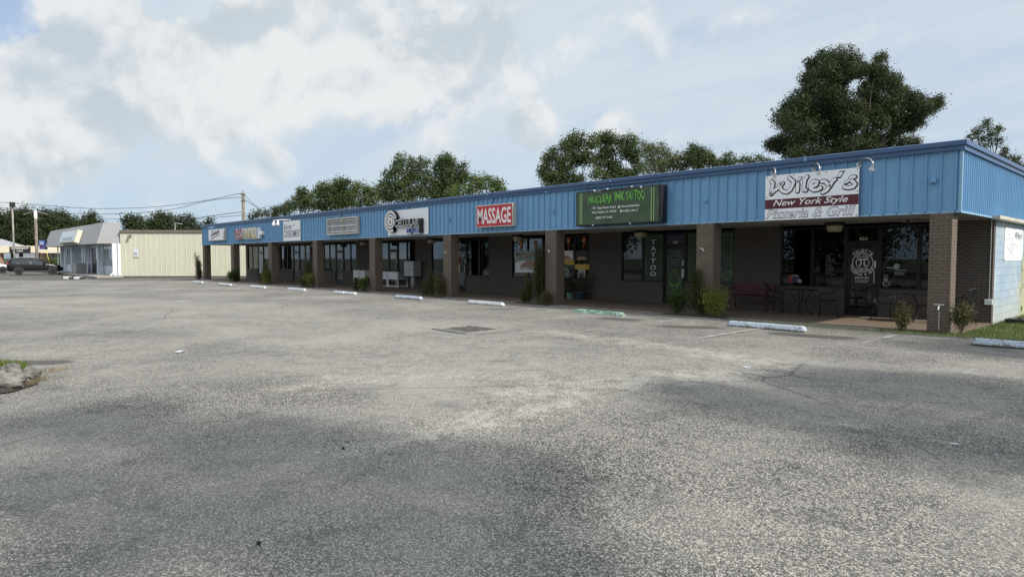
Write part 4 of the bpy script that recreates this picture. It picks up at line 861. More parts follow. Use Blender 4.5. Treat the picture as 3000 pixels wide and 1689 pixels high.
# ================================================================== LANTERNS UNDER THE CANOPY
for (x, y, lab, mesh) in ((-7.15, 19.0, 'black capped lantern on the ceiling outside the pizzeria door', 1), (-13.95, 19.3, 'black capped lantern beside the dark tattoo shop door', 1), (-20.4, 19.3, 'black capped lantern over the massage and spa window', 1),
                          (-26.6, 19.2, 'black capped lantern left of the pillar by the mailboxes', 1), (-33.3, 19.2, 'small ceiling lamp left of the cabinets', 1), (-39.6, 19.2, 'small ceiling lamp outside the consignment shop', 1)):
    t = thing('ceiling_lantern', (x, y, ZS), lab, 'lantern', 'lanterns under the canopy')
    i_ = MB(); s = 0.25
    sec = [(s*1.0, ZS-.001), (s*1.08, ZS-.05), (s*1.05, ZS-.11)]
    cap_ = MB()
    for (a, za), (b, zb) in zip(sec[:-1], sec[1:]):
        for k in range(8):
            t0, t1 = 2*pi*k/8+pi/8, 2*pi*(k+1)/8+pi/8; cap_.face([(x+b*cos(t0), y+b*sin(t0), zb), (x+b*cos(t1), y+b*sin(t1), zb), (x+a*cos(t1), y+a*sin(t1), za), (x+a*cos(t0), y+a*sin(t0), za)])
    cap_.face([(x+s*1.05*cos(-2*pi*k/8+pi/8), y+s*1.05*sin(-2*pi*k/8+pi/8), ZS-.11) for k in range(8)]); cap_.build('cap', 'black', t)
    bd_ = MB(); bd_.tube([(x, y, ZS-.109), (x, y, ZS-.24), (x, y, ZS-.27)], [s*.92, s*.78, s*.7], 8); bd_.build('lamp_glass', 'lampcream', t)
# two dark ceiling fans seen against the pizzeria glass
for (x, y, a, lab) in ((-8.75, 19.2, .3, 'black ceiling fan under the canopy left of the pizzeria lantern'), (-5.35, 19.1, 1.1, 'black ceiling fan under the canopy near the right end pillar')):
    t = thing('ceiling_fan', (x, y, ZS), lab, 'ceiling fan', 'ceiling fans under the canopy')
    MB().tube([(x, y, ZS-.001), (x, y, ZS-.12), (x, y, ZS-.121), (x, y, ZS-.2)], [.03, .03, .11, .10], 10).build('motor', 'black', t)
    for k in range(4):
        c_, s_ = cos(a+k*pi/2), sin(a+k*pi/2); bl = MB(); bl.obox((x+c_*.38, y+s_*.38), (c_, s_), (-s_, c_), .5, .12, ZS-.165, ZS-.15); bl.build('blade', 'black', t)

# ================================================================== GLASS LETTERING AND POSTERS
def arc(mb, txt, cx_, cz_, r, h, a_mid, span, y, top=True, bold=.02):
    n = len(txt)
    for k, ch in enumerate(txt):
        if ch == ' ': continue
        a = a_mid + (span/2-span*(k+.5)/n)*(1 if top else -1); wch = span*r/n*(0.4 if ch in "I'" else 0.86)
        vs, fs = textgeo(ch, wch, h if ch != "'" else h*.4, 0, bold); i = len(mb.v); rot = a-pi/2 if top else a+pi/2
        px0, pz0 = cx_+r*cos(a), cz_+r*sin(a)
        for (u, v) in vs:
            u -= wch/2; v -= h/2 if ch != "'" else -h*.1
            mb.v.append((px0+u*cos(rot)-v*sin(rot), y, pz0+u*sin(rot)+v*cos(rot)))
        mb.f += [tuple(i+q for q in ff) for ff in fs]; mb.mi += [0]*len(fs)
a, b, d, panes, df, door = SHOPS[0]; dc = (d[0]+d[1])/2; yg = YW+.053
MB().box(d[0]+.15, d[1]-.15, yg+.001, yg+.0018, .86, 2.0).build('black_film', 'ink', door)
mb = MB(); cz_ = 1.56
ring(mb, dc, cz_, .285, .268, yg-.001, yg, mi=1, n=36); ring(mb, dc, cz_, .18, .165, yg-.001, yg, mi=1, n=36)
arc(mb, "WILEY'S", dc, cz_, .345, .085, pi/2, 1.75, yg-.001); arc(mb, 'PIZZERIA & GRILL', dc, cz_, .345, .075, -pi/2, 2.75, yg-.001, False)
arc(mb, 'NOT YOUR', dc, cz_, .223, .05, pi/2, 1.7, yg-.001); arc(mb, 'AVERAGE', dc, cz_, .223, .05, -pi/2, 1.5, yg-.001, False)
mb.ribbon([(dc-.10, cz_+.07), (dc-.07, cz_+.10), (dc+.11, cz_+.10)], .03, yg-.001); mb.ribbon([(dc-.04, cz_+.09), (dc-.045, cz_-.03), (dc-.08, cz_-.10)], .028, yg-.001); mb.ribbon([(dc+.045, cz_+.09), (dc+.04, cz_-.05), (dc+.06, cz_-.095), (dc+.1, cz_-.08)], .028, yg-.001)
text(mb, '(850)737-2555', dc-.20, dc+.18, 1.08, 1.15, yg-.001, bold=.01); text(mb, '433 PAGE BACON RD', dc-.2, dc+.18, 1.025, 1.055, yg-.001, bold=.01); text(mb, 'MARY ESTHER, FL', dc-.18, dc+.15, .975, 1.005, yg-.001, bold=.01)
mb.build('door_lettering', ['signwhite', 'signwhite'], door)
mb = MB(); text(mb, '433', dc-.11, dc+.11, 2.19+.02, 2.30, YW+.062, bold=.01); mb.build('street_number', 'signwhite', df)
w = panes[1][2]; mb = MB()
for k, s_ in enumerate(['HOURS OF', 'OPERATION', 'Sunday', 'Monday', 'Tuesday', 'Wednesday', 'Thursday', 'Friday', 'Saturday']): text(mb, s_, -7.86, -7.86+.03*len(s_), 1.64-k*.057, 1.64-k*.057+.032, YW+.062)
mb.build('hours_lettering', 'greyish', w)
w = panes[2][2]; mb = MB(); ring(mb, -5.93, 1.46, .075, .001, YW+.06, YW+.062, mi=1, n=18); mb.build('round_sticker', ['pot3', 'mint'], w)
mb = MB()
for (xx, zz, ww, hh) in ((-6.2, 1.40, .24, .035), (-5.98, 1.35, .28, .02), (-5.98, 1.28, .26, .02), (-5.98, 1.23, .24, .02)): mb.face([(xx, YW+.061, zz), (xx+ww, YW+.061, zz), (xx+ww, YW+.061, zz+hh), (xx, YW+.061, zz+hh)])
ring(mb, -6.2, 1.18, .05, .035, YW+.06, YW+.061, mi=0, n=14); ring(mb, -6.18, .97, .08, .06, YW+.06, YW+.061, mi=0, n=14, ex=1.2); mb.face([(-6.25, YW+.061, 1.06), (-6.15, YW+.061, 1.06), (-6.15, YW+.061, 1.12), (-6.25, YW+.061, 1.12)]); mb.build('sticker', ['greyish', 'greyish'], w)
w = panes[0][2]; mb = MB(); mb.face([(-8.98, YW+.061, .92), (-8.86, YW+.061, .92), (-8.86, YW+.061, 1.16), (-8.98, YW+.061, 1.16)]); mb.build('red_sticker', 'dred', w)
mb = MB(); mb.face([(-8.85, YW+.0605, .93), (-8.62, YW+.0605, .93), (-8.62, YW+.0605, 1.12), (-8.85, YW+.0605, 1.12)]); mb.build('blue_sticker', 'navy', w)
mb = MB(); mb.face([(-8.86, YW+.060, 1.13), (-8.68, YW+.060, 1.13), (-8.68, YW+.060, 1.165), (-8.86, YW+.060, 1.165)]); mb.face([(-8.69, YW+.0595, .93), (-8.56, YW+.0595, .93), (-8.56, YW+.0595, 1.03), (-8.69, YW+.0595, 1.03)]); mb.build('white_sticker', 'greyish', w)
w = panes[3][2]; mb = MB()
for k in range(4): mb.box(-5.28, -4.95, YW+.12, YW+.3, .90+k*.06, .945+k*.06)
mb.build('stacked_trays', 'white', w)
# tattoo shop: dark green vinyl with thin lime lines
a, b, d, panes, df, door = SHOPS[1]; dc = (d[0]+d[1])/2
def vinyl(x0, x1, z0, z1, parent, y=YW+.055, mat='darkgreen', name='green_vinyl'): return MB().box(x0, x1, y, y+.005, z0, z1).build(name, mat, parent)
def lines_(x0, x1, z0, z1, parent, y=YW+.053, n='lime_lines', top=.07, bot=.22):
    mb = MB()
    for xx in (x0+.05, x0+.09, x1-.05, x1-.09): mb.box(xx-.004, xx+.004, y, y+.001, z0+bot, z1-top)
    for zz in (z1-top, z1-top-.03, z0+bot, z0+bot+.04): mb.box(x0+.02, x1-.02, y-.001, y-.0001, zz-.005, zz+.005)
    return mb.build(n, 'limedim', parent)
w = panes[1][2]; p, q = panes[1][0]+.05, panes[1][1]-.05; vinyl(p, q, SILL+.04, HEAD-.05, w); lines_(p, q, SILL+.04, HEAD-.05, w)
mb = MB(); xc = (p+q)/2
for k, ch in enumerate('TATTOO'): text(mb, ch, xc-.12, xc+.12, 2.20-k*.235, 2.37-k*.235, YW+.050, bold=.0)
mb.build('window_lettering', 'signwhite', w)
w = panes[2][2]; p, q = panes[2][0]+.05, panes[2][1]-.05; vinyl(p, q, SILL+.04, HEAD-.05, w); lines_(p, q, SILL+.04, HEAD-.05, w)
mb = MB(); mb.ribbon([(-10.95+.33*cos(t), 1.75+.50*sin(t)) for t in [k*pi/14-pi/2 for k in range(15)]], .02, YW+.051); mb.ribbon([(-11.0+.25*cos(t), 1.10+.12*sin(t)) for t in [k*pi/8 for k in range(13)]], .035, YW+.051)
for k in range(7): aa = radians(20+k*22); mb.ribbon([(-11.1+.12*cos(aa), 2.2+.1*sin(aa)), (-11.1+.42*cos(aa), 2.2+.30*sin(aa))], .014, YW+.051)
mb.build('lime_scroll', 'limedim', w)
x0, x1 = d[0]+.14, d[1]-.14; vinyl(x0, x1, .22, 2.02, door, YW+.050); lines_(x0-.02, x1+.02, .22, 2.02, door, YW+.0485, top=.25, bot=.2)
mb = MB(); text(mb, 'WALK-INS', dc-.2, dc+.2, 1.88, 1.93, YW+.0475); text(mb, 'WELCOME', dc-.16, dc+.16, 1.80, 1.84, YW+.0475); text(mb, 'NUCLEAR', dc-.2, dc+.2, 1.60, 1.66, YW+.0475); text(mb, 'TATT 2', dc-.14, dc+.14, 1.51, 1.57, YW+.0475); text(mb, '(850) 977-5645', dc-.2, dc+.2, 1.43, 1.475, YW+.0475); mb.build('door_lettering', 'greyish', door)
mb = MB(); mb.ribbon([(dc+.21*cos(t), .86+.30*sin(t)) for t in [k*pi/16 for k in range(33)]], .022, YW+.0475)
for k in range(9): aa = radians(10+k*20); mb.ribbon([(dc+.03*cos(aa), 1.2+.02*sin(aa)), (dc+.17*cos(aa), 1.2+.13*sin(aa))], .012, YW+.0475)
for k in range(8): mb.ribbon([(dc-.16+k*.045, .76), (dc-.14+k*.04, .66)], .02, YW+.047)
mb.ribbon([(dc-.18, .80), (dc-.08, .70), (dc+.08, .70), (dc+.18, .80)], .05, YW+.0472); mb.build('lime_print', 'limedim', door)
mb = MB(); text(mb, '431', dc-.10, dc+.10, 2.22, 2.31, YW+.062, bold=.01); mb.build('street_number', 'signwhite', df); vinyl(d[0]+.08, d[1]-.08, TRT+.02, HEAD-.08, df, YW+.0635, 'navy', 'dark_vinyl')
mb = MB(); mb.box(d[1]-.12, d[1]-.07, YW+.0, YW+.03, 1.0, 1.3); mb.build('door_plate', 'white', door)
w = panes[0][2]; MB().box(-14.80, -14.60, YW+.2, YW+.21, 1.5, 2.4).build('poster', 'white', w); MB().box(-14.79, -14.61, YW+.195, YW+.199, 1.75, 2.05).build('poster_print', 'dred', w)
# massage window: papers, ornaments, poster
a, b, d, panes, df, door = SHOPS[2]
for pi_ in (0, 1):
    p, q, w = panes[pi_]; MB().box(p+.055, q-.055, YW+.076, YW+.08, SILL+.045, HEAD-.055).build('paper_blind', 'paper', w)
def flat_thing(name, x0, x1, z0, z1, y, mat, label, cat, group=None):
    t = thing(name, ((x0+x1)/2, y, z0), label, cat, group); MB().box(x0, x1, y-.012, y, z0, z1).build('panel', mat, t); return t
t = flat_thing('window_poster', -21.55, -20.02, 1.04, 2.03, YW+.028, 'mint', 'pale green MASSAGE & SPA poster showing a reclining back', 'poster')
yq = YW+.0145
mb = MB(); text(mb, 'MASSAGE & SPA', -21.46, -20.10, 1.80, 1.94, yq, bold=.012); text(mb, '8508888801', -21.2, -20.48, 1.67, 1.75, yq, bold=.01); mb.build('lettering', 'dred', t)
mb = MB(); mb.face([(-21.53+1.49*u, yq, 1.05+v*.55) for u, v in ((0, 0), (1, 0), (1, .55), (.85, .75), (.7, .5), (.5, .85), (.3, .95), (.1, .9), (0, .7))]); mb.build('printed_towel', 'whitesign', t)
mb = MB(); mb.face([(-21.2+1.0*u, yq-.001, 1.28+v*.33) for u, v in ((0, .1), (.2, 0), (.6, .05), (.95, .25), (1.1, .55), (1.12, .85), (1.0, 1), (.85, .8), (.6, .85), (.35, .7), (.1, .5))]); mb.build('printed_figure', 'skin', t)
mb = MB(); text(mb, 'BODY & FOOT MASSAGE', -21.2, -20.3, 1.18, 1.32, yq-.002, bold=.02); mb.build('script_lettering', 'maroon', t)
def knot(x, z, label, tone):
    t = thing('hanging_ornament', (x, YW+.05, z), label, 'ornament', 'knot ornaments in the massage windows'); y = YW+.05
    mb = MB(); ring(mb, x, z, .10, .05, y-.006, y, mi=1, n=12); ring(mb, x, z-.17, .055, .02, y-.006, y, mi=1, n=10); mb.ribbon([(x-.12, z+.08), (x, z+.13), (x+.12, z+.08)], .03, y-.003); mb.build('knot', ['orange', 'orange'], t)
    MB().tube([(x, y, z-.22), (x, y, z-.36)], [.02, .032], 6).build('tassel', 'orange' if tone else 'dred', t); mb = MB(); ring(mb, x, z, .045, .001, y-.008, y-.0065, mi=1, n=10); mb.build('medallion', ['yel', 'yel'], t)
knot(-21.2, 2.33, 'orange knot ornament in the left massage window', 1); knot(-20.28, 2.33, 'orange knot ornament behind the lantern right of the massage window', 1); knot(-18.30, 2.40, 'red and gold knot ornament above the whole body strip', 0); knot(-17.45, 2.40, 'red and gold knot ornament above the hot stone strip', 0)
t = flat_thing('window_sign', -18.75, -17.96, 1.42, 1.61, YW+.026, 'yel', 'yellow strip sign reading WHOLE BODY in the massage window', 'sign'); mb = MB(); text(mb, 'WHOLE BODY', -18.73, -17.98, 1.45, 1.58, yq-.002, bold=.012); mb.build('lettering', 'dred', t)
t = flat_thing('window_sign', -17.90, -17.14, 1.24, 1.43, YW+.026, 'yel', 'yellow strip sign reading HOT STONE in the massage window', 'sign'); mb = MB(); text(mb, 'HOT STONE', -17.87, -17.17, 1.27, 1.40, yq-.002, bold=.012); mb.build('lettering', 'dred', t)
t = flat_thing('window_poster', -18.75, -18.02, 1.62, 2.0, YW+.027, 'whitesign', 'white poster with a brown massage picture above the whole body strip', 'poster'); mb = MB(); mb.face([(-18.75, yq-.001, 1.63), (-18.02, yq-.001, 1.63), (-18.3, yq-.001, 1.80), (-18.6, yq-.001, 1.78)]); mb.build('picture', 'skin', t)
t = flat_thing('window_poster', -17.84, -17.2, 1.60, 2.0, YW+.027, 'ink', 'black poster with white stone picture above the hot stone strip', 'poster'); mb = MB(); mb.face([(-17.82, yq-.001, 1.62), (-17.22, yq-.001, 1.62), (-17.4, yq-.001, 1.74), (-17.7, yq-.001, 1.76)]); mb.build('picture', 'skin', t)
t = flat_thing('picture_frame', -17.76, -17.34, .86, 1.22, YW+.03, 'paper', 'pale framed picture standing in the massage window corner', 'picture'); MB().box(-17.68, -17.42, YW+.012, YW+.0175, .92, 1.18).build('picture', 'greyish', t)
t = thing('oval_sign', (-18.45, YW+.04, 1.1), 'white oval outline sign low in the massage window', 'sign'); mb = MB(); ring(mb, -18.45, 1.14, .11, .092, YW+.035, YW+.04, mi=1, n=20, ex=1.7); mb.ribbon([(-18.58, 1.12), (-18.5, 1.17), (-18.42, 1.11), (-18.34, 1.17)], .014, YW+.034); mb.build('outline', ['signwhite', 'signwhite'], t)
a, b, d, panes, df, door = SHOPS[3]
t = flat_thing('window_sign', -25.95, -25.62, 1.50, 1.88, YW+.03, 'red', 'red and white paper sign on the glass door behind the fourth pillar', 'sign'); MB().box(-25.95, -25.62, YW+.012, YW+.0175, 1.80, 1.88).build('white_band', 'white', t)
t = flat_thing('notice', -25.85, -25.60, .98, 1.36, YW+.03, 'paper', 'cream paper notice on the glass door behind the fourth pillar', 'notice')
t = flat_thing('open_sign', -24.42, -24.12, 1.60, 1.98, YW+.12, 'dred', 'dark red sign hanging inside the window right of the fourth pillar', 'sign'); MB().box(-24.42, -24.25, YW+.10, YW+.1075, 1.98, 2.1).build('top_card', 'paper', t)
# curtains and stock in the far shops
a, b, d, panes, df, door = SHOPS[5]
for (x0, x1, pi_) in ((-39.4, -38.9, 1), (-36.65, -36.05, -1)):
    mb = MB(); n = 14
    for k in range(n):
        u0, u1 = x0+(x1-x0)*k/n, x0+(x1-x0)*(k+1)/n; mb.face([(u0, YW+.25+.04*(k % 2), SILL+.03), (u1, YW+.25+.04*((k+1) % 2), SILL+.03), (u1, YW+.25+.04*((k+1) % 2), 2.5), (u0, YW+.25+.04*(k % 2), 2.5)])
    mb.build('green_curtain', 'teal', panes[pi_][2])
rr = random.Random(9)
for si, cnt in ((5, 5), (6, 9), (7, 7), (4, 5)):
    a, b, d, panes, df, door = SHOPS[si]
    for k in range(cnt):
        p, q, w = rr.choice(panes); x = rr.uniform(p+.1, q-.35); z = rr.choice((.88, .9, .95, 1.3, 2.1)); h = rr.uniform(.1, .45); MB().box(x, x+rr.uniform(.1, .28), YW+.15, YW+.17, z, min(z+h, 2.5)).build('display_card', rr.choice(('white', 'greyish', 'paper', 'white', 'blueink')), w)
a, b, d, panes, df, door = SHOPS[6]; mb = MB(); dc = (d[0]+d[1])/2; arc(mb, 'ENCORE', dc, 1.35, .2, .08, pi/2, 2.2, YW+.052); 
for k in range(6): mb.box(dc-.2, dc+.2, YW+.051, YW+.052, 1.35-k*.11, 1.39-k*.11)
mb.build('door_lettering', 'greyish', door); mb = MB()
for k in range(7): mb.box(-43.0, -42.45-(k % 3)*.06, YW+.061, YW+.062, 1.95-k*.1, 1.985-k*.1)
mb.build('hours_lettering', 'greyish', panes[-1][2])
a, b, d, panes, df, door = SHOPS[4]; w = panes[-1][2]; MB().box(-29.98, -29.62, YW+.12, YW+.13, 1.62, 2.45).build('white_poster', 'white', w); MB().box(-31.2, -30.95, YW+.3, YW+.33, .95, 1.7).build('white_stand', 'paper', panes[-2][2])
w = panes[1][2]; MB().box(-33.3, -32.4, YW+.3, YW+.31, .86, 2.0).build('grey_blind', 'greyish', w)
# poster on the side wall
t = thing('wall_banner', (XS+.02, 22.6, 1.62), 'white paper banner with faint drawing and black shop name on the blue block side wall', 'banner')
MB().box(XS+.004, XS+.012, 21.45, 23.95, 1.62, 2.52).build('sheet', 'white', t)
mb = MB(); text(mb, "Wiley's", 22.75, 23.85, 2.18, 2.44, XS+.014, shear=.3, bold=.01, axis='x'); mb.build('lettering', 'ink', t)
mb = MB()
for (yy, zz) in ((21.47, 2.5), (21.47, 1.64), (23.93, 2.5), (23.93, 1.64), (22.7, 2.5)): mb.box(XS+.012, XS+.016, yy-.02, yy+.02, zz-.02, zz+.02)
mb.build('tack', 'navy', t); mb = MB()
for (p, q) in (((21.7, 2.2), (22.3, 2.25)), ((22.3, 2.25), (22.2, 1.9)), ((21.8, 2.0), (22.4, 1.8)), ((22.5, 2.3), (22.5, 1.75)), ((22.5, 2.1), (23.4, 2.0)), ((21.9, 2.35), (22.1, 2.3))): mb.tube([(XS+.014, p[0], p[1]), (XS+.014, q[0], q[1])], .005, 4)
mb.build('pencil_line', 'greyish', t)

# ================================================================== FURNITURE ON THE WALKWAY
ZW = 0.03
def lpart(mb, name, mat, root, smooth=False): return local(mb.build(name, mat, None, smooth), root)
def make_chair():
    r = thing('patio_chair', (0, 0, 0), 'x', 'chair', 'black wire patio chairs outside the pizzeria')
    # faces +x; seat 0.45 high, curved back, looping arms that run down into the front legs
    for s in (-1, 1):
        lpart(MB().tube([(.24, s*.23, 0), (.23, s*.24, .44), (.24, s*.25, .60), (.20, s*.26, .655), (0, s*.265, .66), (-.12, s*.26, .70)], .013, 6), 'leg', 'black', r, True)
        lpart(MB().tube([(-.24, s*.22, 0), (-.19, s*.21, .25), (-.16, s*.20, .44)], .012, 6), 'leg', 'black', r, True)
    lpart(MB().tube([(-.12, -.26, .70), (-.19, -.25, .80), (-.25, -.17, .88), (-.27, 0, .905), (-.25, .17, .88), (-.19, .25, .80), (-.12, .26, .70)], .014, 6), 'back_frame', 'black', r, True)
    mb = MB()
    for k in range(-5, 6):
        y = k*.043; top = .90-abs(k)**2*.0033; mb.tube([(-.17, y*.9, .45), (-.21, y, .6), (-.255+abs(k)*.006, y, top-.01)], .0045, 4)
    for k in range(6): z = .50+k*.065; mb.tube([(-.18-k*.012, -.22, z), (-.20-k*.012, 0, z), (-.18-k*.012, .22, z)], .0045, 4)
    lpart(mb, 'backrest', 'black', r)
    mb = MB(); mb.tube([(.22, -.23, .44), (.22, .23, .44), (-.18, .21, .445), (-.18, -.21, .445), (.22, -.23, .44)], .012, 6)
    for k in range(9): x = -.16+k*.046; mb.tube([(x, -.21, .447), (x, .21, .447)], .005, 4)
    for k in range(8): y = -.19+k*.054; mb.tube([(-.17, y, .45), (.21, y, .45)], .005, 4)
    lpart(mb, 'seat', 'black', r); return r
def dup(root, loc, rz, label):
    r = root.copy(); COL.objects.link(r); r.location = loc; r.rotation_euler = (0, 0, rz); r['label'] = label
    for ch in list(root.children):
        c = ch.copy(); COL.objects.link(c); c.parent = r
        for g_ in ch.children: d_ = g_.copy(); COL.objects.link(d_); d_.parent = c
    return r
ch0 = make_chair()
CH_ = [((-8.90, 19.12, ZW), .35, 'black wire chair between the red bench and the left round table'), ((-7.32, 19.18, ZW), pi+.35, 'black wire chair right of the left table, turned towards it'),
       ((-5.98, 19.35, ZW), .1, 'black wire chair standing just right of the pizzeria door'), ((-4.15, 19.25, ZW), pi-.2, 'black wire chair half hidden behind the right end pillar')]
ch0.location = CH_[0][0]; ch0.rotation_euler.z = CH_[0][1]; ch0['label'] = CH_[0][2]
for c_ in CH_[1:]: dup(ch0, c_[0], c_[1], c_[2])
def make_table():
    r = thing('patio_table', (0, 0, 0), 'x', 'table', 'round black patio tables outside the pizzeria')
    mb = MB(); mb.tube([(0, 0, .715), (0, 0, .74)], [.46, .46], 28); lpart(mb, 'table_top', 'black', r)
    for k in range(4):
        c_, s_ = cos(k*pi/2+.6), sin(k*pi/2+.6); lpart(MB().tube([(c_*.30, s_*.30, .714), (c_*.24, s_*.24, .60), (c_*.15, s_*.15, .40), (c_*.17, s_*.17, .2), (c_*.27, s_*.27, .05), (c_*.34, s_*.34, 0.0)], .014, 6), 'leg', 'black', r, True)
    mb = MB(); mb.tube([(.16*cos(a), .16*sin(a), .43) for a in [k*pi/8 for k in range(17)]], .01, 5); lpart(mb, 'ring_brace', 'black', r); return r
t0 = make_table(); t0.location = (-8.15, 19.22, ZW); t0['label'] = 'black round patio table between two chairs under the pizzeria window'
dup(t0, (-5.0, 19.25, ZW), .5, 'black round patio table behind the near pillar, right of the door')
# bench
r = thing('park_bench', (-9.98, 19.72, ZW), 'long burgundy slatted park bench against the brick wall', 'bench')
bx = -10.62; bw = 1.32
for k in range(5):
    z = .50+k*.075; y = 19.93+k*.018; MB().box(bx+.03, bx+bw-.03, y, y+.02, z+ZW, z+.058+ZW).build('back_slat', 'burgundy', r)
for k in range(5): y = 19.48+k*.085; MB().box(bx+.03, bx+bw-.03, y, y+.065, .43+ZW, .45+ZW).build('seat_slat', 'burgundy', r)
for x in (bx, bx+bw-.03):
    MB().tube([(x, 19.42, ZW), (x, 19.52, .25), (x, 19.47, .44), (x, 19.45, .62), (x, 19.5, .68), (x, 19.9, .70)], .022, 6).build('front_leg', 'burgundy', r); MB().tube([(x, 20.06, ZW), (x, 19.93, .3), (x, 19.93, .5), (x, 20.02, .92)], .022, 6).build('rear_leg', 'burgundy', r)
# white cabinets on stands, one object each
def cabinet(x0, x1, y0, y1, label, plain=True):
    t = thing('display_cabinet', ((x0+x1)/2, (y0+y1)/2, ZW), label, 'cabinet', 'white cabinets on metal stands')
    mb = MB(); mb.box(x0, x1, y0, y1, .50, .92); mb.build('box', 'white', t, bevel=.012)
    MB().box(x0+.06, x1-.06, y0-.012, y0-.001, .55, .87).build('door_panel', 'bluewhite', t); MB().box(x0-.02, x1+.02, y0-.02, y1+.02, .921, .94).build('top', 'greyish', t)
    MB().box(x1+.001, x1+.012, y0+.03, y1-.03, .53, .90).build('side_panel', 'greyish', t)
    for (x, y) in ((x0+.02, y0+.02), (x1-.02, y0+.02), (x0+.02, y1-.02), (x1-.02, y1-.02)): MB().box(x-.018, x+.018, y-.018, y+.018, ZW+.03, .499).build('leg', 'signwhite', t); MB().box(x-.022, x+.022, y-.022, y+.022, ZW, ZW+.029).build('caster', 'black', t)
    MB().box(x0+.041, x1-.041, y0+.005, y0+.035, .10, .13).build('rail', 'signwhite', t); MB().box(x0+.041, x1-.041, y1-.035, y1-.005, .10, .13).build('rail', 'signwhite', t); MB().box(x0+.3, x0+.36, y1-.2, y1-.17, .13, .499).build('brace', 'white', t)
cabinet(-31.22, -30.22, 19.52, 20.15, 'white cabinet on an open stand, right one of the pair beside the mailboxes'); cabinet(-32.35, -31.33, 19.55, 20.15, 'white cabinet on an open stand, left one of the pair beside the mailboxes')
t = thing('display_cabinet', (-34.6, 19.6, ZW), 'battered white cabinet with broken door left of the fifth pillar', 'cabinet', 'white cabinets on metal stands')
mb = MB(); mb.prism([(-35.05, .50), (-34.85, .54), (-34.7, .52), (-34.45, .50), (-34.4, .94), (-35.05, .94)], 19.5, 19.52); mb.build('door_panel', 'white', t); MB().box(-34.3, -33.75, 19.5, 19.55, .48, .95).build('door_panel', 'white', t)
MB().box(-35.07, -33.75, 19.56, 20.1, .55, .96).build('box', 'white', t)
for x in (-35.06, -34.36, -33.78): MB().box(x-.02, x+.02, 19.5, 19.54, ZW, .499).build('leg', 'signwhite', t)
MB().box(-35.04, -33.8, 19.505, 19.535, .08, .12).build('rail', 'signwhite', t); MB().tube([(-34.4, 19.49, .7), (-34.36, 19.47, .4), (-34.42, 19.48, .2)], .012, 5).build('cord', 'signwhite', t); MB().box(-34.08, -34.0, 19.49, 19.499, .70, .82).build('label_sticker', 'blueink', t)
# mailbox cluster
t = thing('mailbox_cluster', (-29.0, 19.9, ZW), 'grey pedestal bank of locked mailboxes beside the white cabinets', 'mailbox')
x0, x1 = -29.75, -28.85; MB().box(x0, x1, 19.62, 20.12, .72, 1.52).build('cabinet', 'greybox', t, bevel=.01)
for c_ in range(2):
    for k in range(7 if c_ == 0 else 4):
        z = 1.50-(k+1)*.108; xa = x0+.03+c_*.43; MB().box(xa, xa+.41, 19.605, 19.619, z, z+.095).build('mail_door', 'greybox', t)
for k in range(2): MB().box(x0+.46, x0+.87, 19.605, 19.619, .75+k*.17, .90+k*.17).build('parcel_door', 'greybox', t)
MB().box(x0+.55, x0+.78, 19.600, 19.6045, 1.05, 1.075).build('slot', 'ink', t)
MB().tube([(-29.25, 19.87, ZW), (-29.25, 19.87, .719)], .11, 14).build('pedestal', 'greybox', t, smooth=True)

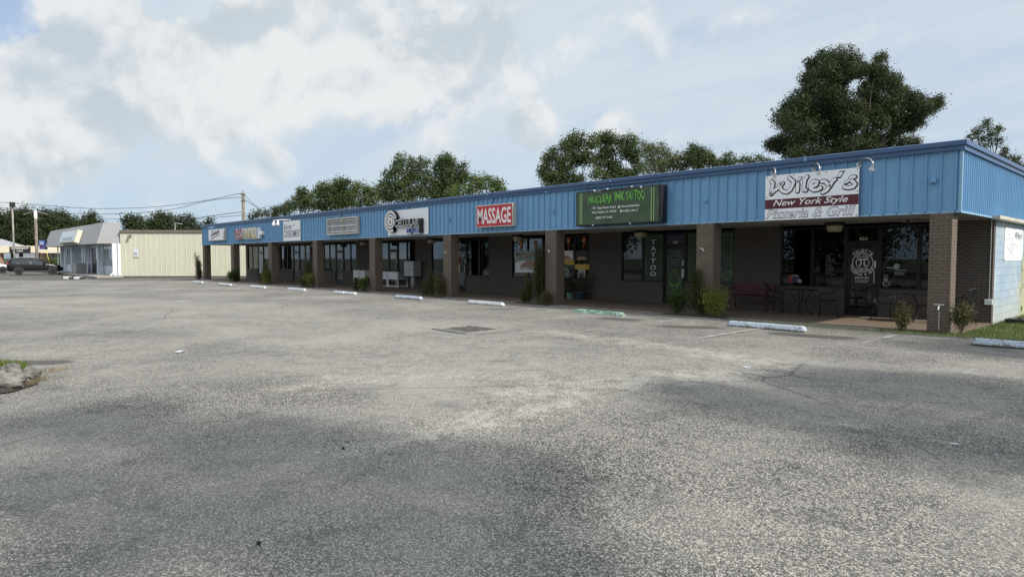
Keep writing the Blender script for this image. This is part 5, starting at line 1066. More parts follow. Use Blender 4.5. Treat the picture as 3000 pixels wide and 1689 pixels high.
# ================================================================== PLANTS BY THE PILLARS
def soil_bed(x0, x1, y0=16.32, y1=16.79):
    mb = MB(); n = 10; g_ = random.Random(int(x0*10))
    for k in range(n+1):
        x = x0+(x1-x0)*k/n; e = sin(pi*k/n)**.5
        mb.v += [(x, (y0+y1)/2-(y1-y0)/2*e+g_.uniform(-.03, .03), .013), (x, (y0+y1)/2, .05*e+.02), (x, (y0+y1)/2+(y1-y0)/2*e, .025)]
    for k in range(n):
        a = k*3; mb.f += [(a, a+3, a+4, a+1), (a+1, a+4, a+5, a+2)]; mb.mi += [0, 0]
    tag(mb.build('soil', 'soil', smooth=True), 'dark planting soil around a pillar foot', 'soil', kind='structure')
def shrub(x, y, h, w, mat, label, kind='bush', seed=1, name='shrub', size=.045):
    r = thing(name, (x, y, 0.02), label, 'shrub', None); g_ = random.Random(seed); mb = MB(); cl = []
    if kind == 'bush':
        for k in range(9):
            a = g_.uniform(0, 2*pi); d_ = g_.uniform(.0, .6)*w/2; zz = g_.uniform(.30, .80)*h; rr_ = g_.uniform(.24, .36)*w; cl.append((x+d_*cos(a), y+d_*sin(a)*.8, zz, rr_, rr_, rr_*.8)); limb(mb, (x, y, .0), (x+d_*cos(a), y+d_*sin(a)*.8, zz), .012, .004, .1, k, 4)
        for k in range(7):
            a = g_.uniform(0, 2*pi); d_ = g_.uniform(.3, 1.0)*w/2; zz = g_.uniform(.72, 1.0)*h; rr_ = .08*w+.02; cl.append((x+d_*cos(a), y+d_*sin(a)*.8, zz, rr_, rr_, rr_*1.2)); limb(mb, (x, y, .0), (x+d_*cos(a), y+d_*sin(a)*.8, zz), .008, .003, .1, k, 4)
        V4 = leafcloud(cl, size, .42, 'leaf', seed, .25)
    else:
        for k in range(11 if w > .4 else 7):
            a = g_.uniform(0, 2*pi); d_ = g_.uniform(.05, 1)*w/2; hh = h*g_.uniform(.55, 1.0) if k else h; bx_, by_ = x+d_*cos(a), y+d_*sin(a)*.7
            limb(mb, (x+(bx_-x)*.25, y, 0), (bx_, by_, hh), .016, .004, .04, k, 5)
            m_ = max(3, int(hh/.13))
            for q in range(m_): zt = hh*(.22+.78*(q+.5)/m_); u = zt/hh; cl.append((x+(bx_-x)*(.25+.75*u)+g_.uniform(-.02, .02), y+(by_-y)*u, zt, .055+.02*(1-u), .055, .09))
        V4 = leafcloud(cl, size*.75, .55, 'leaf', seed, .25)
    V4 = V4[:len(V4)//4*4]; keep = (V4.reshape(-1, 4, 3)[:, :, 2].min(1) > 0.015); V4 = V4.reshape(-1, 4, 3)[keep].reshape(-1, 3)
    quads('foliage', V4, mat, r); mb.build('stem', 'stem', r, smooth=True); return r
soil_bed(-11.2, -9.0); soil_bed(-17.7, -15.8); soil_bed(-23.9, -22.2); soil_bed(-29.9, -28.4); soil_bed(-36, -34.3); soil_bed(-42.0, -40.2); soil_bed(-47.3, -46.2); soil_bed(-54.8, -53.7)
for a_ in [(-4.72, 16.60, .72, .34, 'rust', 'small sparse shrub left of the right end pillar', 'up', 3), (-3.62, 16.75, .70, .50, 'rust', 'reddish twiggy shrub right of the right end pillar', 'bush', 4),
           (-10.65, 16.62, .72, .60, 'bushdark', 'dark green round shrub left of the second pillar, with pale shoots', 'bush', 5), (-10.00, 16.58, 1.42, .62, 'cyp', 'tall dark upright shrub in front of the second pillar', 'up', 6),
           (-9.40, 16.62, .88, .82, 'bush', 'bright yellow green shrub right of the second pillar', 'bush', 7), (-17.25, 16.62, .55, .40, 'rust', 'small brown leafed shrub well left of the third pillar', 'bush', 8),
           (-16.45, 16.60, 2.22, .45, 'cyp', 'very tall thin upright shrub beside the third pillar', 'up', 9), (-16.02, 16.55, .50, .42, 'rust', 'low ragged shrub at the foot of the third pillar', 'bush', 10), (-16.95, 16.60, 1.15, .30, 'bushdark', 'thin green shoot leaning left of the tall shrub at the third pillar', 'up', 19),
           (-23.45, 16.60, .66, .55, 'rust', 'dark brown shrub left of the fourth pillar', 'bush', 11), (-22.95, 16.58, 1.28, .36, 'cyp', 'upright shrub with yellow tips by the fourth pillar', 'up', 12), (-22.4, 16.55, .85, .55, 'rust', 'loose leaning shrub in front of the fourth pillar', 'bush', 13),
           (-29.5, 16.60, .55, .52, 'cyp', 'dark low shrub in front of the broken cabinet', 'bush', 14), (-28.75, 16.58, .72, .58, 'bushdark', 'green shrub left of the fifth pillar', 'bush', 15),
           (-35.6, 16.60, .60, .70, 'rust', 'brownish shrub left of the sixth pillar', 'bush', 16), (-35.1, 16.62, 1.65, .45, 'cyp', 'tall green upright shrub by the sixth pillar', 'up', 17), (-34.75, 16.55, .76, .62, 'bush', 'yellow green shrub at the sixth pillar', 'bush', 18),
           (-41.6, 16.60, .60, .5, 'cyp', 'small dark shrub left of the seventh pillar', 'bush', 20), (-40.9, 16.58, .85, .80, 'bush', 'layered yellowish shrub at the seventh pillar', 'bush', 21), (-41.2, 16.65, 1.4, .4, 'rust', 'thin bare twigged shrub at the seventh pillar', 'up', 22),
           (-46.8, 16.60, .82, 1.0, 'bushdark', 'wide low shrub left of the eighth pillar', 'bush', 23), (-54.5, 16.65, 2.1, .75, 'cyp', 'tall dark conical shrub left of the last pillar', 'up', 24), (-54.1, 16.6, .75, .6, 'rust', 'low reddish shrub at the foot of the last pillar', 'bush', 25)]:
    shrub(a_[0], a_[1], a_[2], a_[3], a_[4], a_[5], a_[6], a_[7], size=.05 if a_[0] > -20 else .07)
# potted plants under the massage window
for (x, y, rr_, hh, mat, h2, lab, sd) in ((-17.75, 19.75, .15, .26, 'pot3', .5, 'sea green pot with a leafy plant under the massage window', 31), (-17.25, 19.85, .22, .30, 'pot2', .75, 'large dark blue pot with a spreading dark plant', 32), (-18.3, 19.8, .20, .28, 'pot2', .55, 'dark pot with white flowered plant next to the third pillar', 33)):
    t = thing('potted_plant', (x, y, ZW), lab, 'potted plant'); MB().tube([(x, y, ZW), (x, y, ZW+hh*.9), (x, y, ZW+hh*.91), (x, y, ZW+hh)], [rr_*.72, rr_, rr_*1.1, rr_*1.1], 16).build('pot', mat, t, smooth=False)
    cl = []; g_ = random.Random(sd); mb = MB()
    for k in range(12): a = g_.uniform(0, 2*pi); d_ = g_.uniform(.1, 1)*rr_*1.8; zz = ZW+hh+g_.uniform(.05, h2); cl.append((x+d_*cos(a), min(y+d_*sin(a), 20.0), zz, .10, .10, .05)); limb(mb, (x, y, ZW+hh-.02), (x+d_*cos(a), min(y+d_*sin(a), 20.0), zz), .008, .004, .2, k, 4)
    quads('foliage', leafcloud(cl, .07, .8, 'leaf', sd, .2), 'cyp', t); mb.build('stem', 'stem', t)
# grass by the right end, with soil under it
mb = MB(); g_ = random.Random(4); pts = [(-5.3, 16.42), (-4.2, 16.30), (-3.0, 16.33), (-2.0, 16.55), (0, 16.9), (6, 17.4), (12, 18), (12, 34), (-3.6, 34), (-3.6, 20.1), (-3.68, 16.86), (-5.2, 16.60)]
mb.face([(a, b, .028) for a, b in pts]); tag(mb.build('verge', pbr('grassy_soil', (0.075, 0.085, 0.035), .95, var=.5, vscale=5, bump=.6, bscale=30)), 'green verge of soil and turf beside the building end', 'verge', kind='structure')
def tufts(n, fn, h, name, label, mat='grass', seed=2, w=.006):
    g2 = np.random.default_rng(seed); out = []
    for _ in range(n):
        x, y, hs = fn(g2); a = g2.uniform(0, 2*pi); hh = h*g2.uniform(.4, 1.2)*hs; lx, ly = g2.normal(0, .35, 2)*hh; c_, s_ = cos(a)*w, sin(a)*w; z0 = .02
        out.append([(x-c_, y-s_, z0), (x+c_, y+s_, z0), (x+lx*.5+c_*.7, y+ly*.5+s_*.7, z0+hh*.6), (x+lx, y+ly, z0+hh)])
    return tag(quads(name, np.array(out).reshape(-1, 3), mat), label, 'grass', kind='stuff')
def inpoly(x, y, P):
    c_ = False
    for (x1_, y1_), (x2_, y2_) in zip(P, P[1:]+P[:1]):
        if (y1_ > y) != (y2_ > y) and x < (x2_-x1_)*(y-y1_)/(y2_-y1_)+x1_: c_ = not c_
    return c_
def fg(g2):
    while True:
        x, y = g2.uniform(-5.2, 2.0), g2.uniform(16.3, 27)
        if x < -3.6 and y > 16.85: continue
        if inpoly(x, y, pts): return x, y, (1.0 if x > -3.9 else .6)
tufts(26000, fg, .075, 'grass', 'short green grass beside the right end of the building', w=.008)
def fw_(g2):
    k = g2.random(); 
    if k < .6: return g2.uniform(-9, -3.4), 16.26+g2.normal(0, .035), g2.uniform(.2, .8)
    return g2.choice([-10.6, -16.6, -23, -29.2])+g2.normal(0, .6), 16.42+g2.normal(0, .08), .6
tufts(2500, fw_, .06, 'weeds', 'thin weeds growing along the kerb joint', seed=5)
t = thing('drain_box', (-3.3, 20.7, 0), 'low black plastic box lying in the grass by the blue side wall', 'box'); MB().box(-3.5, -2.9, 20.55, 20.95, .03, .14).build('box_body', 'rubber', t, bevel=.02); MB().tube([(-3.2, 20.7, .14), (-3.2, 20.7, .17)], .05, 10).build('cap', 'rubber', t)
# island of rocks and grass at the left edge
RK = [((300, 700), .17, .10, 'pale split rock, rear of the three at the left edge'), ((790, 800), .15, .10, 'grey angular rock, right of the three at the left edge'), ((150, 1000), .30, .13, 'large grey rock cut by the left edge')]
for k, (p, r_, h_, lab) in enumerate(RK):
    c_ = G(p[0]/8.587, 1020+p[1]/8.587); bm_ = MB(); g_ = random.Random(40+k); nu, nv = 12, 8; i = 0
    dv = [[g_.uniform(.82, 1.12) for _ in range(nv+1)] for _ in range(nu)]
    for u in range(nu):
        for v in range(nv+1):
            th = pi*v/nv; a = 2*pi*u/nu; q = dv[u][v]; sx = abs(cos(a))**.7*math.copysign(1, cos(a)); sy = abs(sin(a))**.7*math.copysign(1, sin(a))
            bm_.v.append((c_.x+r_*sx*sin(th)**.8*q, c_.y+r_*.75*sy*sin(th)**.8*q, .01+h_*.75+h_*cos(th)*q))
    for u in range(nu):
        for v in range(nv): a_, b_ = u*(nv+1)+v, ((u+1) % nu)*(nv+1)+v; bm_.f.append((a_, a_+1, b_+1, b_)); bm_.mi.append(0)
    tag(bm_.build('rock', 'rock'), lab, 'rock', 'rocks edging the left planting island')
isl = [tuple(G(a/8.587, 1020+b/8.587)[:2]) for a, b in ((-900, 1500), (0, 1150), (380, 1090), (950, 900), (1000, 700), (850, 600), (500, 500), (0, 480), (-1200, 500))]
mb = MB(); mb.face([(a, b, .012) for a, b in isl]); mb.build('island_soil', 'soil'); tag(bpy.data.objects['island_soil'], 'dark soil of the small planting island at the left edge', 'soil', kind='structure')
isl2 = [tuple(G(a/8.587, 1020+b/8.587)[:2]) for a, b in ((-900, 1000), (0, 700), (350, 650), (700, 640), (500, 520), (0, 490), (-1200, 500))]
def fi(g2):
    while True:
        x, y = g2.uniform(-16, -9.5), g2.uniform(-.5, 2)
        if inpoly(x, y, isl2): return x, y, 1.0
tufts(7000, fi, .13, 'grass', 'patch of green grass behind the rocks at the left edge', seed=8, w=.004)
def fs(g2):
    t_ = g2.random(); a_, b_ = (G(260/8.587, 1020+1060/8.587), G(1250/8.587, 1020+760/8.587)) if g2.random() < .6 else (G(900/8.587, 1020+650/8.587), G(1650/8.587, 1020+560/8.587))
    p = a_.lerp(b_, t_); return p.x+g2.normal(0, .05), p.y+g2.normal(0, .04), 1.0
tufts(260, fs, .06, 'dry_grass', 'dry straw coloured runners around the rocks', 'straw', 9, .004)
# litter
for (px1, py1, px2, py2, lab, mat) in ((512, 1033, 540, 1027, 'crumpled white paper scrap in the left middle of the lot', 'white'), (2780, 1300, 2815, 1306, 'white paper scrap on the dark asphalt near the right edge', 'white'), (2170, 1074, 2200, 1078, 'flat pale scrap lying in the light sand streak', 'white')):
    p, q = G(px1, py1), G(px2, py2); m_ = (p+q)/2; L = (q-p).length/2; u = (q-p).normalized(); v = Vector((-u.y, u.x, 0)); mb = MB(); g_ = random.Random(px1)
    rng_ = [(m_+u*L*cos(a)*g_.uniform(.7, 1.1)+v*L*.45*sin(a)*g_.uniform(.6, 1.1)) for a in [k*pi/5 for k in range(10)]]
    mb.v = [(m_.x, m_.y, .022)]+[(w_.x, w_.y, .004+g_.uniform(0, .014)) for w_ in rng_]
    for k in range(10): mb.f.append((0, 1+k, 1+(k+1) % 10)); mb.mi.append(0)
    tag(mb.build('paper_scrap', mat), lab, 'litter')
p = G(758, 1598); mb = MB(); mb.tube([(p.x-.02, p.y, .0), (p.x-.01, p.y, .022), (p.x+.012, p.y, .026), (p.x+.02, p.y, .0)], [.005, .010, .009, .004], 7); tag(mb.build('pebble', 'rubber'), 'small black clod lying alone in the near foreground', 'pebble')
p = G(1006, 1317); mb = MB(); mb.tube([(p.x-.02, p.y, .0), (p.x, p.y, .022), (p.x+.02, p.y, .0)], [.005, .011, .004], 7); tag(mb.build('pebble', 'rubber'), 'small black clod in the middle of the lot', 'pebble')

# ================================================================== LEFT HAND BUILDINGS
A_ = G(355, 809.6); C_ = G(711, 809); dY = (C_-A_); dY.z = 0; dY.normalize(); nY = Vector((dY.y, -dY.x, 0))     # yellow wall line and its outward normal
if nY.dot(A_) > 0: nY = -nY
Y = thing('metal_clad_shop', A_, 'cream yellow metal clad building with grey mansard shop front', 'building')
def wall_ribs(mb, p0, d_, L, nrm, z0, z1, pitch, rw, dp):
    u = 0
    pts_ = [(0, 0)]
    while u+pitch < L: u += pitch; pts_ += [(u-rw, 0), (u-rw*.7, dp), (u-rw*.3, dp), (u, 0)]
    pts_.append((L, 0))
    for a, b in zip(pts_[:-1], pts_[1:]):
        P_ = [p0+d_*a[0]+nrm*a[1], p0+d_*b[0]+nrm*b[1]]; mb.face([(P_[0].x, P_[0].y, z0), (P_[1].x, P_[1].y, z0), (P_[1].x, P_[1].y, z1), (P_[0].x, P_[0].y, z1)])
mb = MB(); wall_ribs(mb, A_, dY, 17, nY, .05, 4.0, .45, .09, .028); mb.build('cladding', 'yellow', Y)
def slab(a, b, z0, z1, th, nrm, name, mat, par): mb = MB(); p = [a, b, b-nrm*th, a-nrm*th]; mb.prism([(q.x, q.y) for q in p], z0, z1, axis='z'); return mb.build(name, mat, par)
slab(A_+nY*.12, A_+dY*17+nY*.12, 4.001, 4.24, .5, nY, 'roof_edge', 'browntrim', Y); slab(A_+nY*.04, A_+dY*17+nY*.04, -.05, .049, .3, nY, 'base_strip', 'browntrim', Y)
slab(A_-dY*.24+nY*.02, A_-dY*.0+nY*.02, -.05, 3.0, .3, nY, 'corner_board', 'signwhite', Y)
E_ = G(186.3, 796); fX = (E_-A_); fX.z = 0; fX.normalize(); Lf = (E_-A_).length; nF = Vector((-fX.y, fX.x, 0)); 
if nF.dot(A_) > 0: nF = -nF
A2 = A_-dY*.24
slab(A2-nY*.3, A2+fX*Lf-nY*.3+nF*0, .0, 3.0, .25, nF, 'front_wall', 'bluewhite', Y)
# front openings: (u0,u1,door?)
for (u0, u1, dr) in ((1.0, 5.8, 0), (6.6, 9.2, 0), (9.3, 11.3, 1), (13.8, 18.5, 0), (19.4, 21.4, 1), (21.6, 25.0, 0)):
    if u1 > Lf: continue
    z0 = .95 if not dr else .1; p = A2-nY*.3+fX*u0+nF*.03; q = A2-nY*.3+fX*u1+nF*.03
    slab(p, q, z0, 2.75, .02, nF, 'window' if not dr else 'door', 'bronze' if dr else 'carglass', Y)
    if not dr:
        k = 0; u = u0+.25
        while u < u1: slab(A2-nY*.3+fX*u+nF*.06, A2-nY*.3+fX*(u+.16)+nF*.06, z0, 2.75, .02, nF, 'painted_stripe', 'bluewhite', Y); u += .62
MB_ = MB()
for u in (0.2, 6.2, 12.3, 13.3, 19.0, 25.3): p = A2-nY*.3+fX*u+nF*.35; MB_ = MB(); MB_.obox((p.x, p.y), (fX.x, fX.y), (nF.x, nF.y), .45, .3, 0, 3.0); MB_.build('post', 'bluewhite', Y)
p = A2-nY*.25+fX*13.0+nF*.9; mb = MB(); mb.obox((p.x, p.y), (fX.x, fX.y), (nF.x, nF.y), 2.4, .8, .12, 1.15); mb.build('planter_box', 'mansard', Y)
p = A2+nF*.45-nY*.15; MB().tube([(p.x, p.y, 3.0), (p.x, p.y, .35), (p.x+nF.x*.25, p.y+nF.y*.25, .08)], .07, 7).build('downpipe', 'signwhite', Y)
p = A2+fX*26.5+nF*.4; MB().tube([(p.x, p.y, 3.0), (p.x, p.y, .1)], .07, 7).build('downpipe', 'signwhite', Y)
# mansard overhang, traced at its corner distances
D0 = A_.dot(FH); b_in = atD(350.3, 713.9, D0); b_out = atD(283.2, 712.7, D0-.4); t_in = atD(351.5, 651.8, D0+.1); t_out = atD(303, 650.6, D0+.2)
Le = Lf+1.0
far_b = b_out+fX*Le; far_t = t_out+fX*(Le-1.2); far_bi = b_in+fX*(Le-.5); far_ti = t_in+fX*(Le-1.2)
for v_ in (b_in, b_out, far_b, far_bi): v_.z = 3.0
for v_ in (t_in, t_out, far_t, far_ti): v_.z = 4.95
mb = MB(); mb.face([b_out, b_in, t_in, t_out]); mb.face([b_out, t_out, far_t, far_b]); mb.face([far_b, far_t, far_ti, far_bi]); mb.face([t_out, t_in, far_ti, far_t]); mb.face([b_in, b_out, far_b, far_bi]); mb.face([b_in, far_bi, far_ti, t_in]); mb.build('mansard', 'mansard', Y)
back = A_+dY*17; mb = MB(); mb.prism([(q.x, q.y) for q in (A_-nY*.3, back-nY*.3, back+fX*Lf, A_+fX*Lf)], 3.9, 4.05, axis='z'); mb.build('roof', 'roof', Y)
slab(A2+fX*Lf-nY*.3, back+fX*Lf, .0, 4.0, .2, -fX, 'end_wall', 'bluewhite', Y)
# sign on the mansard, wall plate, box on the yellow wall, roof lamp
t = thing('shop_sign', far_b, 'pale box sign fixed to the slope of the grey mansard roof', 'sign'); so1 = b_out+fX*7.5; so2 = b_out+fX*15.5; up_ = (t_out-b_out); nM = fX.cross(up_).normalized(); nM = nM if nM.z > 0 else -nM
mb = MB(); q = [so1+up_*.06, so2+up_*.06, so2+up_*.70, so1+up_*.70]; i = 0; mb.v = [tuple(v_+nM*.05) for v_ in q]+[tuple(v_+nM*.5) for v_ in q]
for ff in ((3,2,1,0), (4,5,6,7), (0,1,5,4), (1,2,6,5), (2,3,7,6), (3,0,4,7)): mb.f.append(ff); mb.mi.append(0)
mb.build('sign_box', 'paper', t)
mb = MB(); q = [so1+fX*.25+up_*.12, so2-fX*.25+up_*.12, so2-fX*.25+up_*.64, so1+fX*.25+up_*.64]; mb.face([v_+nM*.51 for v_ in q]); mb.build('sign_face', 'bluewhite', t)
mb = MB()
for k in range(3):
    a_ = .18+k*.06; q = [so1+fX*1.2+up_*a_, so2-fX*(1.2+k*.3)+up_*a_, so2-fX*(1.2+k*.3)+up_*(a_+.03), so1+fX*1.2+up_*(a_+.03)]; mb.face([v_+nM*.52 for v_ in q])
mb.build('faded_print', 'greyish', t)
wp = A_+dY*((401-355)/356*(C_-A_).length)+nY*.07; t = thing('wall_sign', wp, 'small pale notice board on the yellow metal wall', 'sign'); mb = MB(); mb.obox((wp.x, wp.y), (dY.x, dY.y), (nY.x, nY.y), .42, .04, 1.78, 2.42); mb.build('board', 'bluewhite', t); mb = MB(); mb.obox((wp.x+nY.x*.03, wp.y+nY.y*.03), (dY.x, dY.y), (nY.x, nY.y), .26, .02, 1.95, 2.25); mb.build('print', 'greyish', t)
wp = A_+dY*.9+nY*.1; t = thing('wall_lamp', (wp.x, wp.y, 3.6), 'small dark lamp high on the yellow wall near its white corner', 'lamp'); MB().tube([(wp.x, wp.y, 3.75), (wp.x+nY.x*.15, wp.y+nY.y*.15, 3.7), (wp.x+nY.x*.2, wp.y+nY.y*.2, 3.5)], [.06, .1, .12], 8).build('lamp_head', 'browntrim', t); mb = MB(); mb.obox((wp.x-nY.x*.05, wp.y-nY.y*.05), (dY.x, dY.y), (nY.x, nY.y), .2, .08, 3.6, 3.8); mb.build('wall_plate', 'browntrim', t)
wp = atD(513, 672, D0+8); t = thing('roof_lamp', (wp.x, wp.y, 4.1), 'small lamp on a bent pipe standing on the yellow building roof', 'lamp'); MB().tube([(wp.x, wp.y, 4.0), (wp.x, wp.y, 5.3), (wp.x+.7, wp.y+.5, 5.2)], .05, 6).build('pipe', 'alu', t); MB().tube([(wp.x, wp.y, 4.05), (wp.x, wp.y, 4.2)], .3, 8).build('base', 'signwhite', t)
# sidewalk in front of it
q = [G(150, 798.3), G(283, 813), G(362, 811), G(352, 808), G(187, 795.5)]; mb = MB(); mb.prism([(v_.x, v_.y) for v_ in q], -.05, .10, axis='z'); tag(mb.build('sidewalk', 'concrete'), 'raised concrete sidewalk in front of the grey mansard shops', 'sidewalk', kind='structure')
# black stop with white ends
p, q = G(186, 814.5), G(246, 815); t = thing('wheel_stop', (p+q)/2, 'black wheel stop with two white patches out on the dark asphalt', 'wheel stop'); d_ = (q-p).normalized(); n_ = Vector((-d_.y, d_.x, 0)); m_ = (p+q)/2; L = (q-p).length
mb = MB(); mb.obox((m_.x, m_.y), (d_.x, d_.y), (n_.x, n_.y), L, .3, -.05, .12); mb.build('block', 'stopk', t, bevel=.03)
for u in (.2, .72): c_ = p+(q-p)*u; mb = MB(); mb.obox((c_.x, c_.y), (d_.x, d_.y), (n_.x, n_.y), L*.26, .34, -.04, .14); mb.build('white_patch', 'signwhite', t)
# hanging box sign at the far end of the mansard
p = far_b+nF*.6; t = thing('projecting_sign', p, 'blue and white box sign standing out from the far end of the mansard', 'sign')
c_ = atD(127, 716, (A_+fX*Lf).dot(FH)-.5); rt_ = RT; mb = MB(); mb.obox((c_.x, c_.y), (rt_.x, rt_.y), (FH.x, FH.y), .75, .35, 2.72, 3.85); mb.build('sign_box', 'navy', t)
mb = MB(); mb.obox((c_.x-FH.x*.19-rt_.x*.06, c_.y-FH.y*.19-rt_.y*.06), (rt_.x, rt_.y), (FH.x, FH.y), .6, .02, 2.8, 3.78); mb.build('sign_face', 'blueink', t); mb = MB(); mb.obox((c_.x-FH.x*.205-rt_.x*.06, c_.y-FH.y*.205-rt_.y*.06), (rt_.x, rt_.y), (FH.x, FH.y), .5, .01, 3.35, 3.6); mb.build('pale_band', 'greyish', t); mb = MB(); mb.obox((c_.x-FH.x*.205-rt_.x*.06, c_.y-FH.y*.205-rt_.y*.06), (rt_.x, rt_.y), (FH.x, FH.y), .5, .01, 2.9, 3.2); mb.build('red_band', 'maroon', t)
# far salon building: faces the camera
def frontbox(mb, pxa, pxb, z0, z1, D, th, mi=0):
    a = atD(pxa, 755, D); b = atD(pxb, 755, D); q = [a, b, b+FH*th, a+FH*th]; mb.prism([(v_.x, v_.y) for v_ in q], z0, z1, mi, axis='z'); return mb
SD = 100.0; c_ = atD(60, 755, SD); c_.z = 0; S_ = thing('salon_building', c_, 'low far building with cream fascia over dark shop windows', 'building')
frontbox(MB(), -90, 166, -.2, 2.6, SD+2, 12).build('wall', 'browntrim', S_); frontbox(MB(), -90, 118, 2.48, 3.55, SD, 13).build('fascia', 'cream', S_); frontbox(MB(), 118.2, 165, 2.45, 2.95, SD-.3, 2.5).build('awning', 'cream', S_)
for (a, b) in ((5, 40), (42, 56), (68, 103)): frontbox(MB(), a, b, .5, 2.4, SD+1.9, .08).build('window', 'carglass', S_)
frontbox(MB(), 57, 67, -.1, 2.3, SD+1.85, .1).build('door', 'bronze', S_); frontbox(MB(), 116.5, 125, -.1, 2.45, SD+.5, .5).build('brick_pier', 'orangebrick', S_); frontbox(MB(), -2, 4, -.1, 2.45, SD+.5, .5).build('brick_pier', 'orangebrick', S_)
for (a, b) in ((126, 140), (142, 156), (158, 166)):
    pa, pb = atD(a, 755, SD+1.8), atD(b, 755, SD+1.8); mb = MB(); mb.face([(pa.x, pa.y, 2.4), (pb.x, pb.y, 2.4), ((pa.x*.35+pb.x*.65), (pa.y*.35+pb.y*.65), .7), ((pa.x*.65+pb.x*.35), (pa.y*.65+pb.y*.35), .7)]); mb.build('drape', 'greyish', S_)
t = thing('shop_sign', atD(58, 755, SD-.2), 'black sign with white script and small white capitals on the far cream fascia', 'sign'); frontbox(MB(), 29, 88.5, 2.52, 3.42, SD-.15, .12).build('sign_board', 'ink', t)
def fronttext(s_, pxa, pxb, z0, z1, D, name, mat, par, shear=0):
    a = atD(pxa, 755, D); b = atD(pxb, 755, D); w_ = (b-a); w_.z = 0; L = w_.length; u = w_.normalized(); vs, fs = textgeo(s_, L, z1-z0, shear, .02); mb = MB(); mb.v = [(a.x+u.x*x, a.y+u.y*x, z0+y_) for x, y_ in vs]; mb.f = list(fs); mb.mi = [0]*len(fs); return mb.build(name, mat, par)
fronttext('ACVOUSALKS IT', 33, 85, 3.02, 3.34, SD-.25, 'script_lettering', 'signwhite', t, .4); fronttext('AVEDA', 48.5, 68.5, 2.66, 2.86, SD-.25, 'small_lettering', 'signwhite', t)
c_ = atD(163, 755, 118); c_.z = 0; S2 = thing('far_shop', c_, 'dark far shop with a pale fascia strip behind the clipped hedge', 'building'); frontbox(MB(), 138, 240, -.2, 3.2, 118, 10).build('wall', 'browntrim', S2); frontbox(MB(), 140, 174, 3.2, 3.65, 117, 8).build('fascia', 'cream', S2); frontbox(MB(), 175.5, 240, 3.2, 3.65, 117, 8).build('fascia', 'cream', S2)
for k in range(3): frontbox(MB(), 150+k*11, 157+k*11, .3, 2.9, 117.9, .08).build('window', 'carglass', S2)
c_ = atD(3, 755, 125); c_.z = 0; t = thing('distant_house', c_, 'slate grey hipped roof at the far left edge behind the salon', 'house'); mb = MB(); a, b = atD(-80, 755, 125), atD(11, 755, 125); a2, b2 = atD(-70, 755, 127), atD(7.5, 755, 127)
mb.face([(a.x, a.y, 3.6), (b.x, b.y, 3.6), (b2.x, b2.y, 5.4), (a2.x, a2.y, 5.4)]); c2_ = b+FH*8; mb.face([(b.x, b.y, 3.6), (c2_.x, c2_.y, 3.6), (b2.x, b2.y, 5.4)]); mb.build('roof', 'greyish', t); frontbox(MB(), -78, 10, 0, 3.6, 125.5, 6).build('wall', 'browntrim', t)
# hedge and low wall
t = thing('low_wall', G(165, 798), 'low grey block wall running left from the mansard shops', 'wall'); a = atD(128, 755, 82); b = atD(188, 755, 80); mb = MB(); mb.prism([(a.x, a.y), (b.x, b.y), ((b+FH*.3).x, (b+FH*.3).y), ((a+FH*.3).x, (a+FH*.3).y)], -.1, .62, axis='z'); mb.build('block', 'rock', t); mb = MB(); mb.prism([(a.x-FH.x*.05, a.y-FH.y*.05), (b.x-FH.x*.05, b.y-FH.y*.05), ((b+FH*.35).x, (b+FH*.35).y), ((a+FH*.35).x, (a+FH*.35).y)], .621, .68, axis='z'); mb.build('coping', 'concrete', t)
c_ = atD(160, 755, 83); c_.z = 0; t = thing('hedge', c_, 'clipped green hedge on top of the low grey wall', 'hedge'); cl = []
for k in range(24): q = atD(132+k*2.4, 755, 83+random.uniform(-.4, .4)); cl.append((q.x, q.y, .9+random.uniform(-.05, .12), .5, .5, .45))
quads('foliage', leafcloud(cl, .14, .8, 'leaf', 77, .4), 'lightleaf', t); mb = MB(); 
for w_ in cl[::3]: limb(mb, (w_[0], w_[1], 0), (w_[0], w_[1], .9), .03, .01, .05, 1, 4)
mb.build('stem', 'bark', t)

